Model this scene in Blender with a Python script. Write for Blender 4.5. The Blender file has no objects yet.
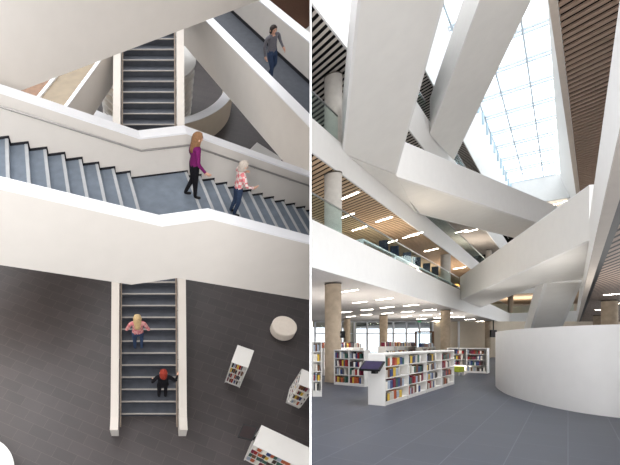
import bpy, bmesh, math, random
from mathutils import Vector, Matrix

random.seed(7)
sc = bpy.context.scene
COL = sc.collection
V = Vector

# ------------------------------------------------------------------ camera
F, PX, PY, EYE = 420.0, 148.0, 343.0, 1.6
cam_d = bpy.data.cameras.new('camera')
cam_d.sensor_width = 36.0
cam_d.lens = F / 620.0 * 36.0
cam_d.shift_x = (310.0 - PX) / 620.0
cam_d.shift_y = (PY - 232.5) / 620.0
cam_d.clip_start, cam_d.clip_end = 0.1, 400
cam = bpy.data.objects.new('camera', cam_d)
COL.objects.link(cam)
cam.location = (0, 0, EYE)
cam.rotation_euler = (math.pi / 2, 0, 0)
sc.camera = cam

# the hall of the first half is seen from an upper gallery; its own floor frame
PHI = math.atan2(267, 420)
SN, CS = math.sin(PHI), math.cos(PHI)
H = 11.8
ML = Matrix.Translation((0, 0, EYE)) @ Matrix.Rotation(math.pi / 2 - PHI, 4, 'X') @ Matrix.Translation((0, 0, -H))


def at(px, py, d):                       # a point of the lobby hall at depth d
    return V(((px - PX) / F * d, d, EYE + (PY - py) / F * d))


def at_height(px, py, z):
    return at(px, py, (z - EYE) * F / (PY - py))


def lray(px, py):
    a, b = (px - PX) / F, (PY - py) / F
    return V((a, SN + b * CS, -CS + b * SN))


def lz(px, py, z):                       # a point of the stair hall at height z over its floor
    r = lray(px, py)
    return V((0, 0, H)) + r * ((z - H) / r.z)


def lplane(px, py, p, n):
    o, r = V((0, 0, H)), lray(px, py)
    return o + r * ((p - o).dot(n) / r.dot(n))


# ------------------------------------------------------------------ materials
def lin(c):
    return tuple(((x / 255) / 12.92 if x / 255 <= .04045 else ((x / 255 + .055) / 1.055) ** 2.4) for x in c) + (1,)


MATS = {}


def mat(name, rgb, rough=.6, spec=.3, noise=.05, scale=6.0, bump=0.0, metal=0.0, emit=0):
    if name in MATS:
        return MATS[name]
    m = bpy.data.materials.new(name)
    m.use_nodes = True
    nt = m.node_tree
    b = nt.nodes['Principled BSDF']
    c = lin(rgb)
    b.inputs['Roughness'].default_value = rough
    b.inputs['Specular IOR Level'].default_value = spec
    b.inputs['Metallic'].default_value = metal
    tc = nt.nodes.new('ShaderNodeTexCoord')
    nz = nt.nodes.new('ShaderNodeTexNoise')
    nz.inputs['Scale'].default_value = scale
    nz.inputs['Detail'].default_value = 4
    nt.links.new(tc.outputs['Object'], nz.inputs['Vector'])
    rp = nt.nodes.new('ShaderNodeValToRGB')
    rp.color_ramp.elements[0].position, rp.color_ramp.elements[1].position = .3, .7
    rp.color_ramp.elements[0].color = tuple(x * (1 - noise) for x in c[:3]) + (1,)
    rp.color_ramp.elements[1].color = tuple(min(1, x * (1 + noise)) for x in c[:3]) + (1,)
    nt.links.new(nz.outputs['Fac'], rp.inputs['Fac'])
    nt.links.new(rp.outputs['Color'], b.inputs['Base Color'])
    if bump:
        bp = nt.nodes.new('ShaderNodeBump')
        bp.inputs['Strength'].default_value = bump
        bp.inputs['Distance'].default_value = .01
        nt.links.new(nz.outputs['Fac'], bp.inputs['Height'])
        nt.links.new(bp.outputs['Normal'], b.inputs['Normal'])
    if emit:
        b.inputs['Emission Color'].default_value = c
        b.inputs['Emission Strength'].default_value = emit
    MATS[name] = m
    return m


def tile_mat(name, c1, c2, cm, rot, w=.9, h=.45, rough=.45):
    m = bpy.data.materials.new(name)
    m.use_nodes = True
    nt = m.node_tree
    b = nt.nodes['Principled BSDF']
    b.inputs['Roughness'].default_value = rough
    b.inputs['Specular IOR Level'].default_value = .35
    tc = nt.nodes.new('ShaderNodeTexCoord')
    mp = nt.nodes.new('ShaderNodeMapping')
    mp.inputs['Rotation'].default_value = (0, 0, rot)
    br = nt.nodes.new('ShaderNodeTexBrick')
    br.inputs['Color1'].default_value, br.inputs['Color2'].default_value = lin(c1), lin(c2)
    br.inputs['Mortar'].default_value = lin(cm)
    br.inputs['Scale'].default_value = 1
    br.inputs['Mortar Size'].default_value = .006
    br.inputs['Brick Width'].default_value, br.inputs['Row Height'].default_value = w, h
    nt.links.new(tc.outputs['Object'], mp.inputs['Vector'])
    nt.links.new(mp.outputs['Vector'], br.inputs['Vector'])
    nz = nt.nodes.new('ShaderNodeTexNoise')
    nz.inputs['Scale'].default_value = 1.3
    nz.inputs['Detail'].default_value = 6
    nt.links.new(mp.outputs['Vector'], nz.inputs['Vector'])
    mx = nt.nodes.new('ShaderNodeMixRGB')
    mx.blend_type = 'MULTIPLY'
    mx.inputs['Fac'].default_value = .22
    nt.links.new(br.outputs['Color'], mx.inputs['Color1'])
    nt.links.new(nz.outputs['Fac'], mx.inputs['Color2'])
    nt.links.new(mx.outputs['Color'], b.inputs['Base Color'])
    MATS[name] = m
    return m


def stripe_mat(name, c1, c2, ang, period, duty=.5, rough=.6):
    """alternating slats of two colours running along one horizontal direction"""
    m = bpy.data.materials.new(name)
    m.use_nodes = True
    nt = m.node_tree
    b = nt.nodes['Principled BSDF']
    b.inputs['Roughness'].default_value = rough
    b.inputs['Specular IOR Level'].default_value = .2
    tc = nt.nodes.new('ShaderNodeTexCoord')
    mp = nt.nodes.new('ShaderNodeMapping')
    mp.inputs['Rotation'].default_value = (0, 0, ang)
    mp.inputs['Scale'].default_value = (1 / period,) * 3
    nt.links.new(tc.outputs['Object'], mp.inputs['Vector'])
    sx = nt.nodes.new('ShaderNodeSeparateXYZ')
    nt.links.new(mp.outputs['Vector'], sx.inputs['Vector'])
    fr = nt.nodes.new('ShaderNodeMath')
    fr.operation = 'FRACT'
    nt.links.new(sx.outputs['Y'], fr.inputs[0])
    gt = nt.nodes.new('ShaderNodeMath')
    gt.operation = 'GREATER_THAN'
    gt.inputs[1].default_value = duty
    nt.links.new(fr.outputs[0], gt.inputs[0])
    mx = nt.nodes.new('ShaderNodeMixRGB')
    mx.inputs['Color1'].default_value, mx.inputs['Color2'].default_value = lin(c1), lin(c2)
    nt.links.new(gt.outputs[0], mx.inputs['Fac'])
    nt.links.new(mx.outputs['Color'], b.inputs['Base Color'])
    MATS[name] = m
    return m


def glass_mat(name, tint, gloss=.1):
    m = bpy.data.materials.new(name)
    m.use_nodes = True
    nt = m.node_tree
    nt.nodes.remove(nt.nodes['Principled BSDF'])
    out = nt.nodes['Material Output']
    t, g, x = nt.nodes.new('ShaderNodeBsdfTransparent'), nt.nodes.new('ShaderNodeBsdfGlossy'), nt.nodes.new('ShaderNodeMixShader')
    t.inputs['Color'].default_value = tint + (1,)
    g.inputs['Color'].default_value = (.85, .95, .93, 1)
    g.inputs['Roughness'].default_value = .03
    x.inputs['Fac'].default_value = gloss
    nt.links.new(t.outputs[0], x.inputs[1])
    nt.links.new(g.outputs[0], x.inputs[2])
    nt.links.new(x.outputs[0], out.inputs['Surface'])
    MATS[name] = m
    return m


WHITE = mat('white_paint', (228, 226, 223), .55, .3, .015, 3)
CAPB = mat('beige_coping', (216, 208, 199), .5, .3, .01, 3)
CAPW = mat('white_coping', (238, 238, 240), .4, .4, .01, 3)
SOFF = mat('plaster_soffit', (226, 223, 218), .8, .15, .02, 2)
SHELFW = mat('white_laminate', (226, 223, 218), .4, .4, .015, 5)
TREAD = mat('slate_tread', (122, 132, 144), .55, .3, .12, 5)
TREADD = mat('dark_tread', (70, 73, 80), .6, .25, .12, 5)
NOSED = mat('dull_nosing', (160, 154, 148), .6, .2, .05, 9)
WALLL = mat('warm_white_paint', (214, 208, 201), .6, .25, .015, 3)
NOSE = mat('nosing_strip', (190, 192, 194), .5, .3, .05, 9)
DARK = mat('dark_skirting', (38, 38, 42), .6, .2, .1, 8)
STEEL = mat('brushed_steel', (158, 154, 150), .35, .5, .06, 20, metal=.6)
BRONZE = mat('bronze_rail', (136, 122, 110), .45, .4, .08, 20)
CONC = mat('concrete', (190, 172, 150), .8, .15, .12, 4, bump=.15)
BLACK = mat('black_plastic', (18, 18, 20), .5, .3, .1, 10)
TILE_L = tile_mat('stair_hall_tile', (73, 68, 68), (80, 74, 74), (95, 88, 85), math.radians(23), .66, .33)
TILE_R = tile_mat('lobby_tile', (60, 64, 75), (65, 69, 80), (92, 95, 104), math.radians(-45), 1.2, .6)
GLASS = glass_mat('balustrade_glass', (.90, .96, .95), .045)
PANE = glass_mat('window_glass', (.95, .98, 1.0), .06)
LED = mat('led_diffuser', (255, 246, 228), .5, .2, 0, emit=25.0)
WOOD = mat('oak_wood', (122, 86, 56), .5, .3, .2, 7)
OLIVE = mat('olive_floor', (138, 122, 98), .55, .3, .1, 3)
BEIGE = mat('beige_wall', (214, 200, 180), .7, .2, .03, 3)

# ------------------------------------------------------------------ geometry
BOXF = [(0, 3, 2, 1), (4, 5, 6, 7), (0, 1, 5, 4), (1, 2, 6, 5), (2, 3, 7, 6), (3, 0, 4, 7)]


class G:
    def __init__(s):
        s.v, s.f = [], []

    def add(s, v, f):
        o = len(s.v)
        s.v += [V(x) for x in v]
        s.f += [tuple(i + o for i in q) for q in f]
        return s

    def box(s, x0, x1, y0, y1, z0, z1):
        return s.add([(x0, y0, z0), (x1, y0, z0), (x1, y1, z0), (x0, y1, z0),
                      (x0, y0, z1), (x1, y0, z1), (x1, y1, z1), (x0, y1, z1)], BOXF)

    def hexa(s, a, b):                   # two matching loops
        n = len(a)
        f = [tuple(reversed(range(n))), tuple(range(n, 2 * n))]
        f += [(i, (i + 1) % n, n + (i + 1) % n, n + i) for i in range(n)]
        return s.add(list(a) + list(b), f)

    def ext(s, loop, d):
        d = V(d)
        return s.hexa([V(p) for p in loop], [V(p) + d for p in loop])

    def prism(s, poly, z0, z1):
        return s.hexa([(p[0], p[1], z0) for p in poly], [(p[0], p[1], z1) for p in poly])

    def tube(s, pts, r, n=8):
        pts = [V(p) for p in pts]
        rings = []
        for i, p in enumerate(pts):
            t = (pts[min(i + 1, len(pts) - 1)] - pts[max(i - 1, 0)]).normalized()
            u = t.orthogonal().normalized() if abs(t.z) > .9 else t.cross(V((0, 0, 1))).normalized()
            w = t.cross(u)
            rr = r[i] if isinstance(r, (list, tuple)) else r
            rings.append([p + u * math.cos(a) * rr + w * math.sin(a) * rr for a in [2 * math.pi * k / n for k in range(n)]])
        vs = [q for g in rings for q in g]
        fs = [tuple(range(n)), tuple(range(len(vs) - n, len(vs)))]
        for i in range(len(rings) - 1):
            for k in range(n):
                fs.append((i * n + k, i * n + (k + 1) % n, (i + 1) * n + (k + 1) % n, (i + 1) * n + k))
        return s.add(vs, fs)

    def lathe(s, prof, n=40, c=(0, 0)):  # profile of (r, z)
        vs = [(c[0] + r * math.cos(2 * math.pi * k / n), c[1] + r * math.sin(2 * math.pi * k / n), z) for r, z in prof for k in range(n)]
        fs = []
        for i in range(len(prof) - 1):
            for k in range(n):
                fs.append((i * n + k, i * n + (k + 1) % n, (i + 1) * n + (k + 1) % n, (i + 1) * n + k))
        fs += [tuple(range(n)), tuple(range(len(vs) - n, len(vs)))]
        return s.add(vs, fs)

    def ring(s, r0, r1, z0, z1, a0, a1, n=32, c=(0, 0)):
        vs, fs = [], []
        for k in range(n + 1):
            a = a0 + (a1 - a0) * k / n
            for r, z in ((r0, z0), (r1, z0), (r1, z1), (r0, z1)):
                vs.append((c[0] + r * math.cos(a), c[1] + r * math.sin(a), z))
        for k in range(n):
            for j in range(4):
                fs.append((k * 4 + j, k * 4 + (j + 1) % 4, k * 4 + 4 + (j + 1) % 4, k * 4 + 4 + j))
        fs += [(3, 2, 1, 0), (n * 4, n * 4 + 1, n * 4 + 2, n * 4 + 3)]
        return s.add(vs, fs)


def obj(name, g, m, parent=None, M=None, smooth=False, bevel=0):
    me = bpy.data.meshes.new(name)
    bm = bmesh.new()
    vs = [bm.verts.new(p) for p in g.v]
    for f in g.f:
        try:
            bm.faces.new([vs[i] for i in f])
        except ValueError:
            pass
    bmesh.ops.recalc_face_normals(bm, faces=bm.faces)
    bm.to_mesh(me)
    bm.free()
    me.materials.append(m)
    if smooth:
        for p in me.polygons:
            p.use_smooth = True
    o = bpy.data.objects.new(name, me)
    COL.objects.link(o)
    if parent:
        o.parent = parent
    if M is not None:
        o.matrix_world = M
    if bevel:
        b = o.modifiers.new('bevel', 'BEVEL')
        b.width, b.segments, b.limit_method = bevel, 2, 'ANGLE'
    if smooth:
        try:
            me.set_sharp_from_angle(angle=math.radians(40))
        except Exception:
            pass
    return o


def tag(o, label, cat, group=None, kind=None):
    o['label'], o['category'] = label, cat
    if group:
        o['group'] = group
    if kind:
        o['kind'] = kind
    return o


def thing(name, label, cat, M=None, group=None):
    o = bpy.data.objects.new(name, None)
    o.empty_display_size = .2
    COL.objects.link(o)
    if M is not None:
        o.matrix_world = M
    return tag(o, label, cat, group)


def struct(name, g, m, label=None, M=None, **k):
    o = obj(name, g, m, None, M, **k)
    o['kind'] = 'structure'
    if label:
        o['label'] = label
    return o


def T(p, rz=0):
    return Matrix.Translation(V(p)) @ Matrix.Rotation(rz, 4, 'Z')


ORD = ['first', 'second', 'third', 'fourth', 'fifth', 'sixth', 'seventh', 'eighth', 'ninth', 'tenth', 'eleventh', 'twelfth',
       'thirteenth', 'fourteenth', 'fifteenth', 'sixteenth', 'seventeenth', 'eighteenth', 'nineteenth', 'twentieth']

# ------------------------------------------------------------------ added partition between the two halls, also parting their light
KL, KR = (309.95 - PX) / F, (311.25 - PX) / F
kl, kr = (310.05 - PX) / F, (311.15 - PX) / F
struct('added_partition', G().prism([(KL * 4, 4), (KR * 4, 4), (kr * 70, 70), (kl * 70, 70)], -6, 30), CAPW, 'thin white partition wall added between the two halls')

struct('added_partition', G().prism([(KL * -1.6 - .05, -1.6), (KR * -1.6 + .05, -1.6), (KR * -40 + .05, -40), (KL * -40 - .05, -40)], -6, 30), CAPW, 'added unseen wall behind the camera keeping the light of the two halls apart')  # added out of view so each hall keeps its own sky light

# ================================================================== STAIR HALL
flo = [lz(-60, -25, 0), lz(309.6, -25, 0), lz(309.6, 500, 0), lz(-60, 500, 0)]
struct('floor', G().prism([(p.x, p.y) for p in flo], -.3, 0), TILE_L, 'dark stone tile floor of the stair hall', ML)

struct('wall_far', G().box(-60, 40, 37, 37.3, 0, 16), WHITE, 'far wall of the stair hall', ML)

struct('wall_left', G().box(-17.3, -17, -12, 37, 0, 16), WHITE, 'side wall of the stair hall', ML)

# ---- long straight staircase -----------------------------------------------
r_, g_ = .1665, .32
y0 = lz(148, 414, r_).y
MS = ML @ Matrix.Translation((0, y0, 0))
st = thing('staircase', 'long straight staircase of dark treads between two white parapets, rising from the tile floor', 'staircase', MS)
NST = 37
for k in range(NST):
    t = obj('step', G().box(-.85, .89, k * g_, (k + 1) * g_ + .02, r_ * k - (.12 if k else 0), r_ * (k + 1)), TREADD, st)
    obj('nosing', G().box(-.84, .88, k * g_ - .012, k * g_ + .03, r_ * (k + 1) - .02, r_ * (k + 1) + .006), NOSED, t)
top_y, top_z = NST * g_, NST * r_
obj('landing', G().box(-.85, .89, top_y + .02, top_y + 2.5, top_z - .3, top_z), TREADD, st)
for x0, x1 in ((-1.07, -.85), (.89, 1.11)):
    prof = [(-.62, 0), (-.62, .50), (-.25, .50), (0, .60), (top_y, top_z + .60), (top_y + 2.5, top_z + .60), (top_y + 2.5, top_z - .3), (top_y, top_z - .3), (.35, 0)]
    p = obj('parapet', G().ext([(x0, a, b) for a, b in prof], (x1 - x0, 0, 0)), WALLL, st)
    cp = [(-.63, .50), (-.25, .50), (0, .60), (top_y, top_z + .60), (top_y + 2.5, top_z + .60)]
    obj('coping', G().ext([(x0 - .004, a, b) for a, b in cp] + [(x0 - .004, a, b + .03) for a, b in reversed(cp)], (x1 - x0 + .008, 0, 0)), CAPB, p)
    xi = -.79 if x0 < 0 else .83
    hp = [(xi, -.48, .36), (xi, -.25, .42), (xi, 0, .55), (xi, top_y, top_z + .55)]
    hr = obj('handrail', G().tube(hp, .022), BRONZE, st, smooth=True)
    bg = G()
    for k in range(0, NST, 4):
        bg.tube([(xi, k * g_, k * r_ + .55), (xi + (-.06 if x0 < 0 else .06), k * g_, k * r_ + .5)], .01, 6)
    obj('bracket', bg, BRONZE, hr)

# ---- crossing stair bridge ----------------------------------------------------
BE = .19645
P0 = V((-.40965, 8.05045, 6.06196))
MB = ML @ Matrix.Translation(P0) @ Matrix.Rotation(BE, 4, 'Z')
d_, c_ = V((math.cos(BE), math.sin(BE), 0)), V((-math.sin(BE), math.cos(BE), 0))
rb, gb, LL = .15296, .33, 1.2954
WB = -2.33


def bridge_near(px, py):
    q = lplane(px, py, P0 + c_ * -2.585, c_) - P0
    return q.dot(d_), q.z


sb = thing('stair_bridge', 'white stair bridge with grey steps and a mid landing crossing above the long staircase', 'stair bridge', MB)
s_lo, s_hi = -11 * gb, 14 * gb + LL
ld = obj('landing', G().box(.0, LL, WB, 0, -rb - .3, -rb), TREAD, sb)
obj('nosing', G().box(LL - .045, LL + .01, WB, 0, -rb - .03, -rb + .006), NOSE, ld)
for n in range(11):
    t = obj('step', G().box(-(n + 1) * gb - .02, -n * gb, WB, 0, rb * n - rb - .1, rb * n), TREAD, sb)
    obj('nosing', G().box(-n * gb - .055, -n * gb + .008, WB, 0, rb * n - .03, rb * n + .006), NOSE, t)
for k in range(1, 14):
    z = -rb - rb * k
    t = obj('step', G().box(LL + (k - 1) * gb - .02, LL + k * gb, WB, 0, z - rb - .1, z), TREAD, sb)
    obj('nosing', G().box(LL + k * gb - .055, LL + k * gb + .008, WB, 0, z - .03, z + .006), NOSE, t)
sk = G()
for n in range(11):
    sk.box(-(n + 1) * gb - .0, -n * gb + .035, -.014, 0, rb * n, rb * n + .05)
    sk.box(-n * gb, -n * gb + .035, -.014, 0, rb * n - rb, rb * n)
sk.box(0, LL + .03, -.014, 0, -rb, -rb + .035)
for k in range(1, 14):
    z = -rb - rb * k
    sk.box(LL + (k - 1) * gb, LL + k * gb + .035, -.014, 0, z, z + .05)
    sk.box(LL + (k - 1) * gb, LL + (k - 1) * gb + .035, -.014, 0, z, z + rb)
obj('skirting', sk, DARK, sb)
ZC, SL = .735, rb / gb


def topline(sa, sbk, dz=0):
    return [(s_lo, ZC + (sa - s_lo) * SL + dz), (sa, ZC + dz), (sbk, ZC + dz), (s_hi, ZC - (s_hi - sbk) * SL + dz)]


nb = [bridge_near(*q) for q in ((0, 265), (131.6, 284.7), (160, 280.5), (177, 278), (309, 299.8))]
(sA, zA), (sB, zB), (_, _), (sC, zC_), (sD, zD) = nb
mA, mD = (zB - zA) / (sB - sA), (zD - zC_) / (sD - sC)
botn = [(s_lo, zB + mA * (s_lo - sB)), (sB, zB), (sC, zC_), (s_hi, zC_ + mD * (s_hi - sC))]
for c0, c1, sa, sbk, bot in ((WB - .255, WB, .15, 1.03, botn), (0, .265, .26, 1.23, None)):
    tl = topline(sa, sbk)
    bt = bot or [(s_lo, tl[0][1] - 1.6), (sa, ZC - 1.6), (sbk, ZC - 1.6), (s_hi, tl[3][1] - 1.6)]
    # clip the far end where the partition stands
    pp = obj('parapet', G().ext([(a, c0, b) for a, b in tl] + [(a, c0, b) for a, b in reversed(bt)], (0, c1 - c0, 0)), WALLL, sb)
    t2 = topline(sa, sbk, .035)
    obj('coping', G().ext([(a, c0 - .004, b) for a, b in tl] + [(a, c0 - .004, b) for a, b in reversed(t2)], (0, c1 - c0 + .008, 0)), CAPW, pp)
hr = obj('handrail', G().tube([(a, -.07, b) for a, b in [(s_lo, .528 + (.26 - s_lo) * SL), (.26, .528), (1.29, .528), (s_hi, .528 - (s_hi - 1.29) * SL)]], .021), STEEL, sb, smooth=True)
bk = G()
for s in (-2.1, -.9, .75, 1.9, 2.9, 3.9):
    z = .528 + (.26 - s) * SL if s < .26 else (.528 if s < 1.29 else .528 - (s - 1.29) * SL)
    bk.tube([(s, -.07, z - .015), (s, 0, z - .04)], .014, 6)
obj('bracket', bk, DARK, hr)
sof = G().ext([(a, WB, b + .02) for a, b in botn] + [(a, WB, b + .2) for a, b in reversed(botn)], (0, 2.33, 0))
obj('soffit', sof, SOFF, sb)

# ---- upper white beam ------------------------------------------------------------
dS = V((.773, .635, 0))
nS = V((-.635, .773, 0))
ZS = 7.4
pS = lz(160, 38, ZS)
a_, b_ = lz(-25, 106.7, ZS), lz(330, -27, ZS)
a_ = pS + dS * (a_ - pS).dot(dS)
b_ = pS + dS * (b_ - pS).dot(dS)
MU = ML @ Matrix.Translation(pS)
up = thing('upper_bridge', 'broad plain white side of an upper bridge passing above the stair bridge', 'bridge', MU)
la, lb = a_ - pS, b_ - pS
obj('parapet', G().ext([la, lb, lb + V((0, 0, 5.5)), la + V((0, 0, 5.5))], nS * .25), WALLL, up)
obj('deck', G().ext([la + nS * .25 + V((0, 0, .05)), lb + nS * .25 + V((0, 0, .05)), lb + nS * .25 + V((0, 0, .35)), la + nS * .25 + V((0, 0, .35))], nS * .6), SOFF, up)


# ---- level footbridges ---------------------------------------------------------
def footbridge(vpx, zdeck, ref, name, label):
    d = V(((vpx - 148) / 420, 1.86, 0)).normalized()
    n = V((d.y, -d.x, 0))
    M = ML @ Matrix.Translation(ref) @ Matrix(((d.x, n.x, 0, 0), (d.y, n.y, 0, 0), (0, 0, 1, 0), (0, 0, 0, 1)))
    Mi = M.inverted()

    def s_(px, py, z):
        return Mi @ (ML @ lz(px, py, z))
    return thing(name, label, 'footbridge', M), s_


ZW = 4.4
fb, sfb = footbridge(-125, ZW, lz(255, 70, ZW + 1), 'footbridge', 'level white footbridge with dark walkway where a person in grey walks')
Mf = fb.matrix_world.copy()
cn0, cn1 = sfb(255, 71.8, ZW + 1).y, sfb(255, 61, ZW + 1).y      # near coping
cf0, cf1 = sfb(280, 21.5, ZW + 1).y, sfb(280, 12.5, ZW + 1).y    # far coping
cb = sfb(280, 57, ZW).y
print('footbridge c:', cn0, cn1, cf0, cf1, cb)
nface = lambda px, py: (Mf.inverted() @ (ML @ lplane(px, py, ML.inverted() @ (Mf @ V((0, cn0, 0))), (ML.inverted() @ Mf).to_3x3() @ V((0, 1, 0)))))
zb_ = nface(230, 99).z
print('footbridge face bottom', zb_, nface(184, 55), nface(290, 155))
SF = 9.0


def bar(M, c0, c1, z0, z1, smax):
    g = G()
    a = [(-7.0, c, z) for c, z in ((c0, z0), (c1, z0), (c1, z1), (c0, z1))]
    b = [(smax, c, z) for c, z in ((c0, z0), (c1, z0), (c1, z1), (c0, z1))]
    return g.hexa(a, b)


zl = 0.0   # local z=0 at coping underside height
p = obj('parapet', bar(Mf, cn0, cn1, zb_, 0, SF), WALLL, fb)
obj('coping', bar(Mf, cn0 - .004, cn1 + .004, 0, .03, SF), CAPW, p)
p = obj('parapet', bar(Mf, cb, cb + abs(cf1 - cf0), -1.3, 0, SF), WALLL, fb)
obj('coping', bar(Mf, cb - .004, cb + abs(cf1 - cf0), 0, .03, SF), CAPW, p)
obj('deck', bar(Mf, min(cn1, cb), max(cn1, cb), -1.25, -1.0, SF), TREADD, fb)
obj('skirting', bar(Mf, cb - .02, cb, -1.0, -.9, SF), DARK, fb)

lf, slf = footbridge(376, ZW, lz(82, 84, ZW + 1), 'footbridge', 'white footbridge with an olive and wood walkway beside the long staircase')
Ml_ = lf.matrix_world.copy()
c0 = slf(84.2, 84, ZW + 1).y
c1 = slf(80.9, 84, ZW + 1).y
c2 = slf(49, 88.2, ZW).y
print('left bridge c', c0, c1, c2)
lo_, hi_ = -4.5, 7.0
lface = lambda px, py: (Ml_.inverted() @ (ML @ lplane(px, py, ML.inverted() @ (Ml_ @ V((0, c0, 0))), (ML.inverted() @ Ml_).to_3x3() @ V((0, 1, 0)))))
zb2 = lface(102, 102).z
print('left face bottom', zb2)
p = obj('parapet', G().box(lo_, hi_, min(c0, c1), max(c0, c1), zb2, 0), WALLL, lf)
obj('coping', G().box(lo_, hi_, min(c0, c1) - .004, max(c0, c1) + .004, 0, .03), CAPW, p)
obj('deck', G().box(lo_, hi_, c2, min(c0, c1), -1.25, -1.0), OLIVE, lf)
obj('skirting', G().box(lo_, hi_, min(c0, c1) - .05, min(c0, c1), -1.0, -.85), DARK, lf)
obj('curb', G().box(lo_, hi_, c2 - .12, c2, -1.25, -.93), CAPW, lf)
obj('wood_deck', G().box(lo_, hi_, c2 - 3.2, c2 - .12, -1.3, -1.08), WOOD, lf)

# ---- round enclosure with a drum of shelves --------------------------------------
cen = lz(150, 80, 1.2)
rr = (lz(225, 80, 1.2) - lz(75, 80, 1.2)).length / 2
MR = ML @ Matrix.Translation((cen.x, cen.y, 0))
rd = thing('round_enclosure', 'low curved beige wall with white coping on the floor behind the long staircase', 'curved wall', MR)
wl = obj('curved_wall', G().ring(rr, rr + .45, 0.0, 1.2, -math.pi * .95, math.pi * .02, 48), BEIGE, rd, smooth=True)
obj('coping', G().ring(rr - .01, rr + .46, 1.2, 1.23, -math.pi * .95, math.pi * .02, 48), CAPW, wl, smooth=True)
cs = lz(147, 88, 1.1)
MD = ML @ Matrix.Translation((cs.x, cs.y, 0))
db = thing('round_bookcase', 'round pale wood bookcase drum partly hidden behind the long staircase', 'bookcase', MD)
RB = (lz(193, 88, 1.1) - lz(101, 88, 1.1)).length / 2
obj('core', G().lathe([(RB - .3, 0), (RB - .3, 2.3)], 40), BEIGE, db, smooth=True)
for i in range(7):
    obj('shelf', G().ring(RB - .3, RB, .05 + i * .36, .10 + i * .36, 0, 2 * math.pi, 40), SHELFW, db, smooth=True)
obj('top', G().lathe([(0.01, 2.3), (RB + .02, 2.3), (RB + .02, 2.36), (.01, 2.36)], 40), SHELFW, db, smooth=True)

# brown patch standing in for warm light on the floor, small white block
WARMLIT = mat('painted_warm_light', (112, 84, 70), .9, .1, .15, 20)
warm_patch = [lz(258, -22, .0), lz(309.5, -22, .0), lz(309.5, 40, .0), lz(290, 40, 0)]
warm_patch[0].y = warm_patch[1].y = 36.8
mc = sum((V(p) for p in warm_patch), V()) / 4
tag(obj('warm_light_patch', G().prism([(p.x - mc.x, p.y - mc.y) for p in warm_patch], 0.001, .02), WARMLIT, None, ML @ Matrix.Translation(mc)), 'brown patch painted as warm light on the floor past the footbridge', 'warm_light_patch')
q = [lz(302.5, 31.5, 1.0), lz(309.3, 26, 1.0), lz(309.3, 38, 1.0)]
mc = sum((V(p) for p in q), V()) / 3
mc.z = 0
tag(obj('display_plinth', G().prism([(p.x - mc.x, p.y - mc.y) for p in q], .02, 1.0), SHELFW, None, ML @ Matrix.Translation(mc)), 'white plinth corner standing on the brown patch of painted warm light', 'plinth')
q = [lz(247, 152, .9), lz(257, 142, .9), lz(282, 158, .9), lz(275, 172, .9)]
mc = sum((V(p) for p in q), V()) / 4
mc.z = 0
tag(obj('service_desk', G().prism([(p.x - mc.x, p.y - mc.y) for p in q], 0, .9), SHELFW, None, ML @ Matrix.Translation(mc), bevel=.02), 'white desk top showing between the footbridge and the stair bridge', 'desk')

# ---- furniture on the hall floor -----------------------------------------------
p = lz(284.7, 325.5, .38)
dr = thing('ottoman', 'round cream ottoman standing alone on the dark tile floor', 'ottoman', ML @ Matrix.Translation((p.x, p.y, 0)))
CREAM = mat('cream_upholstery', (240, 228, 214), .7, .2, .03, 12)
ra = .41
obj('seat', G().lathe([(ra - .02, .06), (ra, .08), (ra, .35), (ra - .03, .38)], 48), CREAM, dr, smooth=True)
obj('base', G().lathe([(ra - .05, 0), (ra - .05, .06)], 40), DARK, dr, smooth=True)
p = lz(-27, 476, .75)
tb = thing('round_table', 'edge of a round white table at the lower corner of the stair hall', 'table', ML @ Matrix.Translation((p.x, p.y, 0)))
obj('table_top', G().lathe([(1.02, .70), (1.06, .72), (1.06, .75), (1.04, .76)], 64), SHELFW, tb, smooth=True)
obj('base', G().lathe([(.8, 0), (.8, .7)], 48), CREAM, tb, smooth=True)

PAL = [(150, 40, 36), (38, 38, 44), (232, 226, 214), (58, 74, 120), (214, 178, 70), (110, 72, 48), (196, 190, 180), (60, 96, 84), (178, 88, 52), (84, 84, 92), (120, 40, 60), (160, 170, 184), (240, 236, 228), (70, 56, 50)]
PNAME = ['red', 'black', 'cream', 'blue', 'yellow', 'brown', 'silver', 'green', 'orange', 'grey', 'maroon', 'azure', 'white', 'umber']
BM = [mat('book_cover_' + n.replace(' ', '_'), c, .55, .3, .06, 14) for n, c in zip(PNAME, PAL)]
PAGES = mat('book_pages', (226, 218, 200), .9, .1, .08, 60)
book_meshes = {}
NB = [0]


def book(M, w, h, d, label, group):
    """spine faces -Y, thickness along X"""
    ci = random.randrange(len(PAL))
    key = (round(w, 3), round(h, 2), round(d, 2))
    c = min(.004, w * .15)
    if key not in book_meshes:
        g1 = G().box(-w / 2, -w / 2 + c, 0, d, 0, h).box(w / 2 - c, w / 2, 0, d, 0, h).box(-w / 2 + c, w / 2 - c, 0, c, 0, h)
        g2 = G().box(-w / 2 + c, w / 2 - c, c, d - .006, .005, h - .005)
        book_meshes[key] = (g1, g2)
    g1, g2 = book_meshes[key]
    o = obj('book', g1, BM[ci], None, M)
    tag(o, label.replace('#', PNAME[ci]), 'book', group)
    obj('page_block', g2, PAGES, o)
    NB[0] += 1


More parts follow.
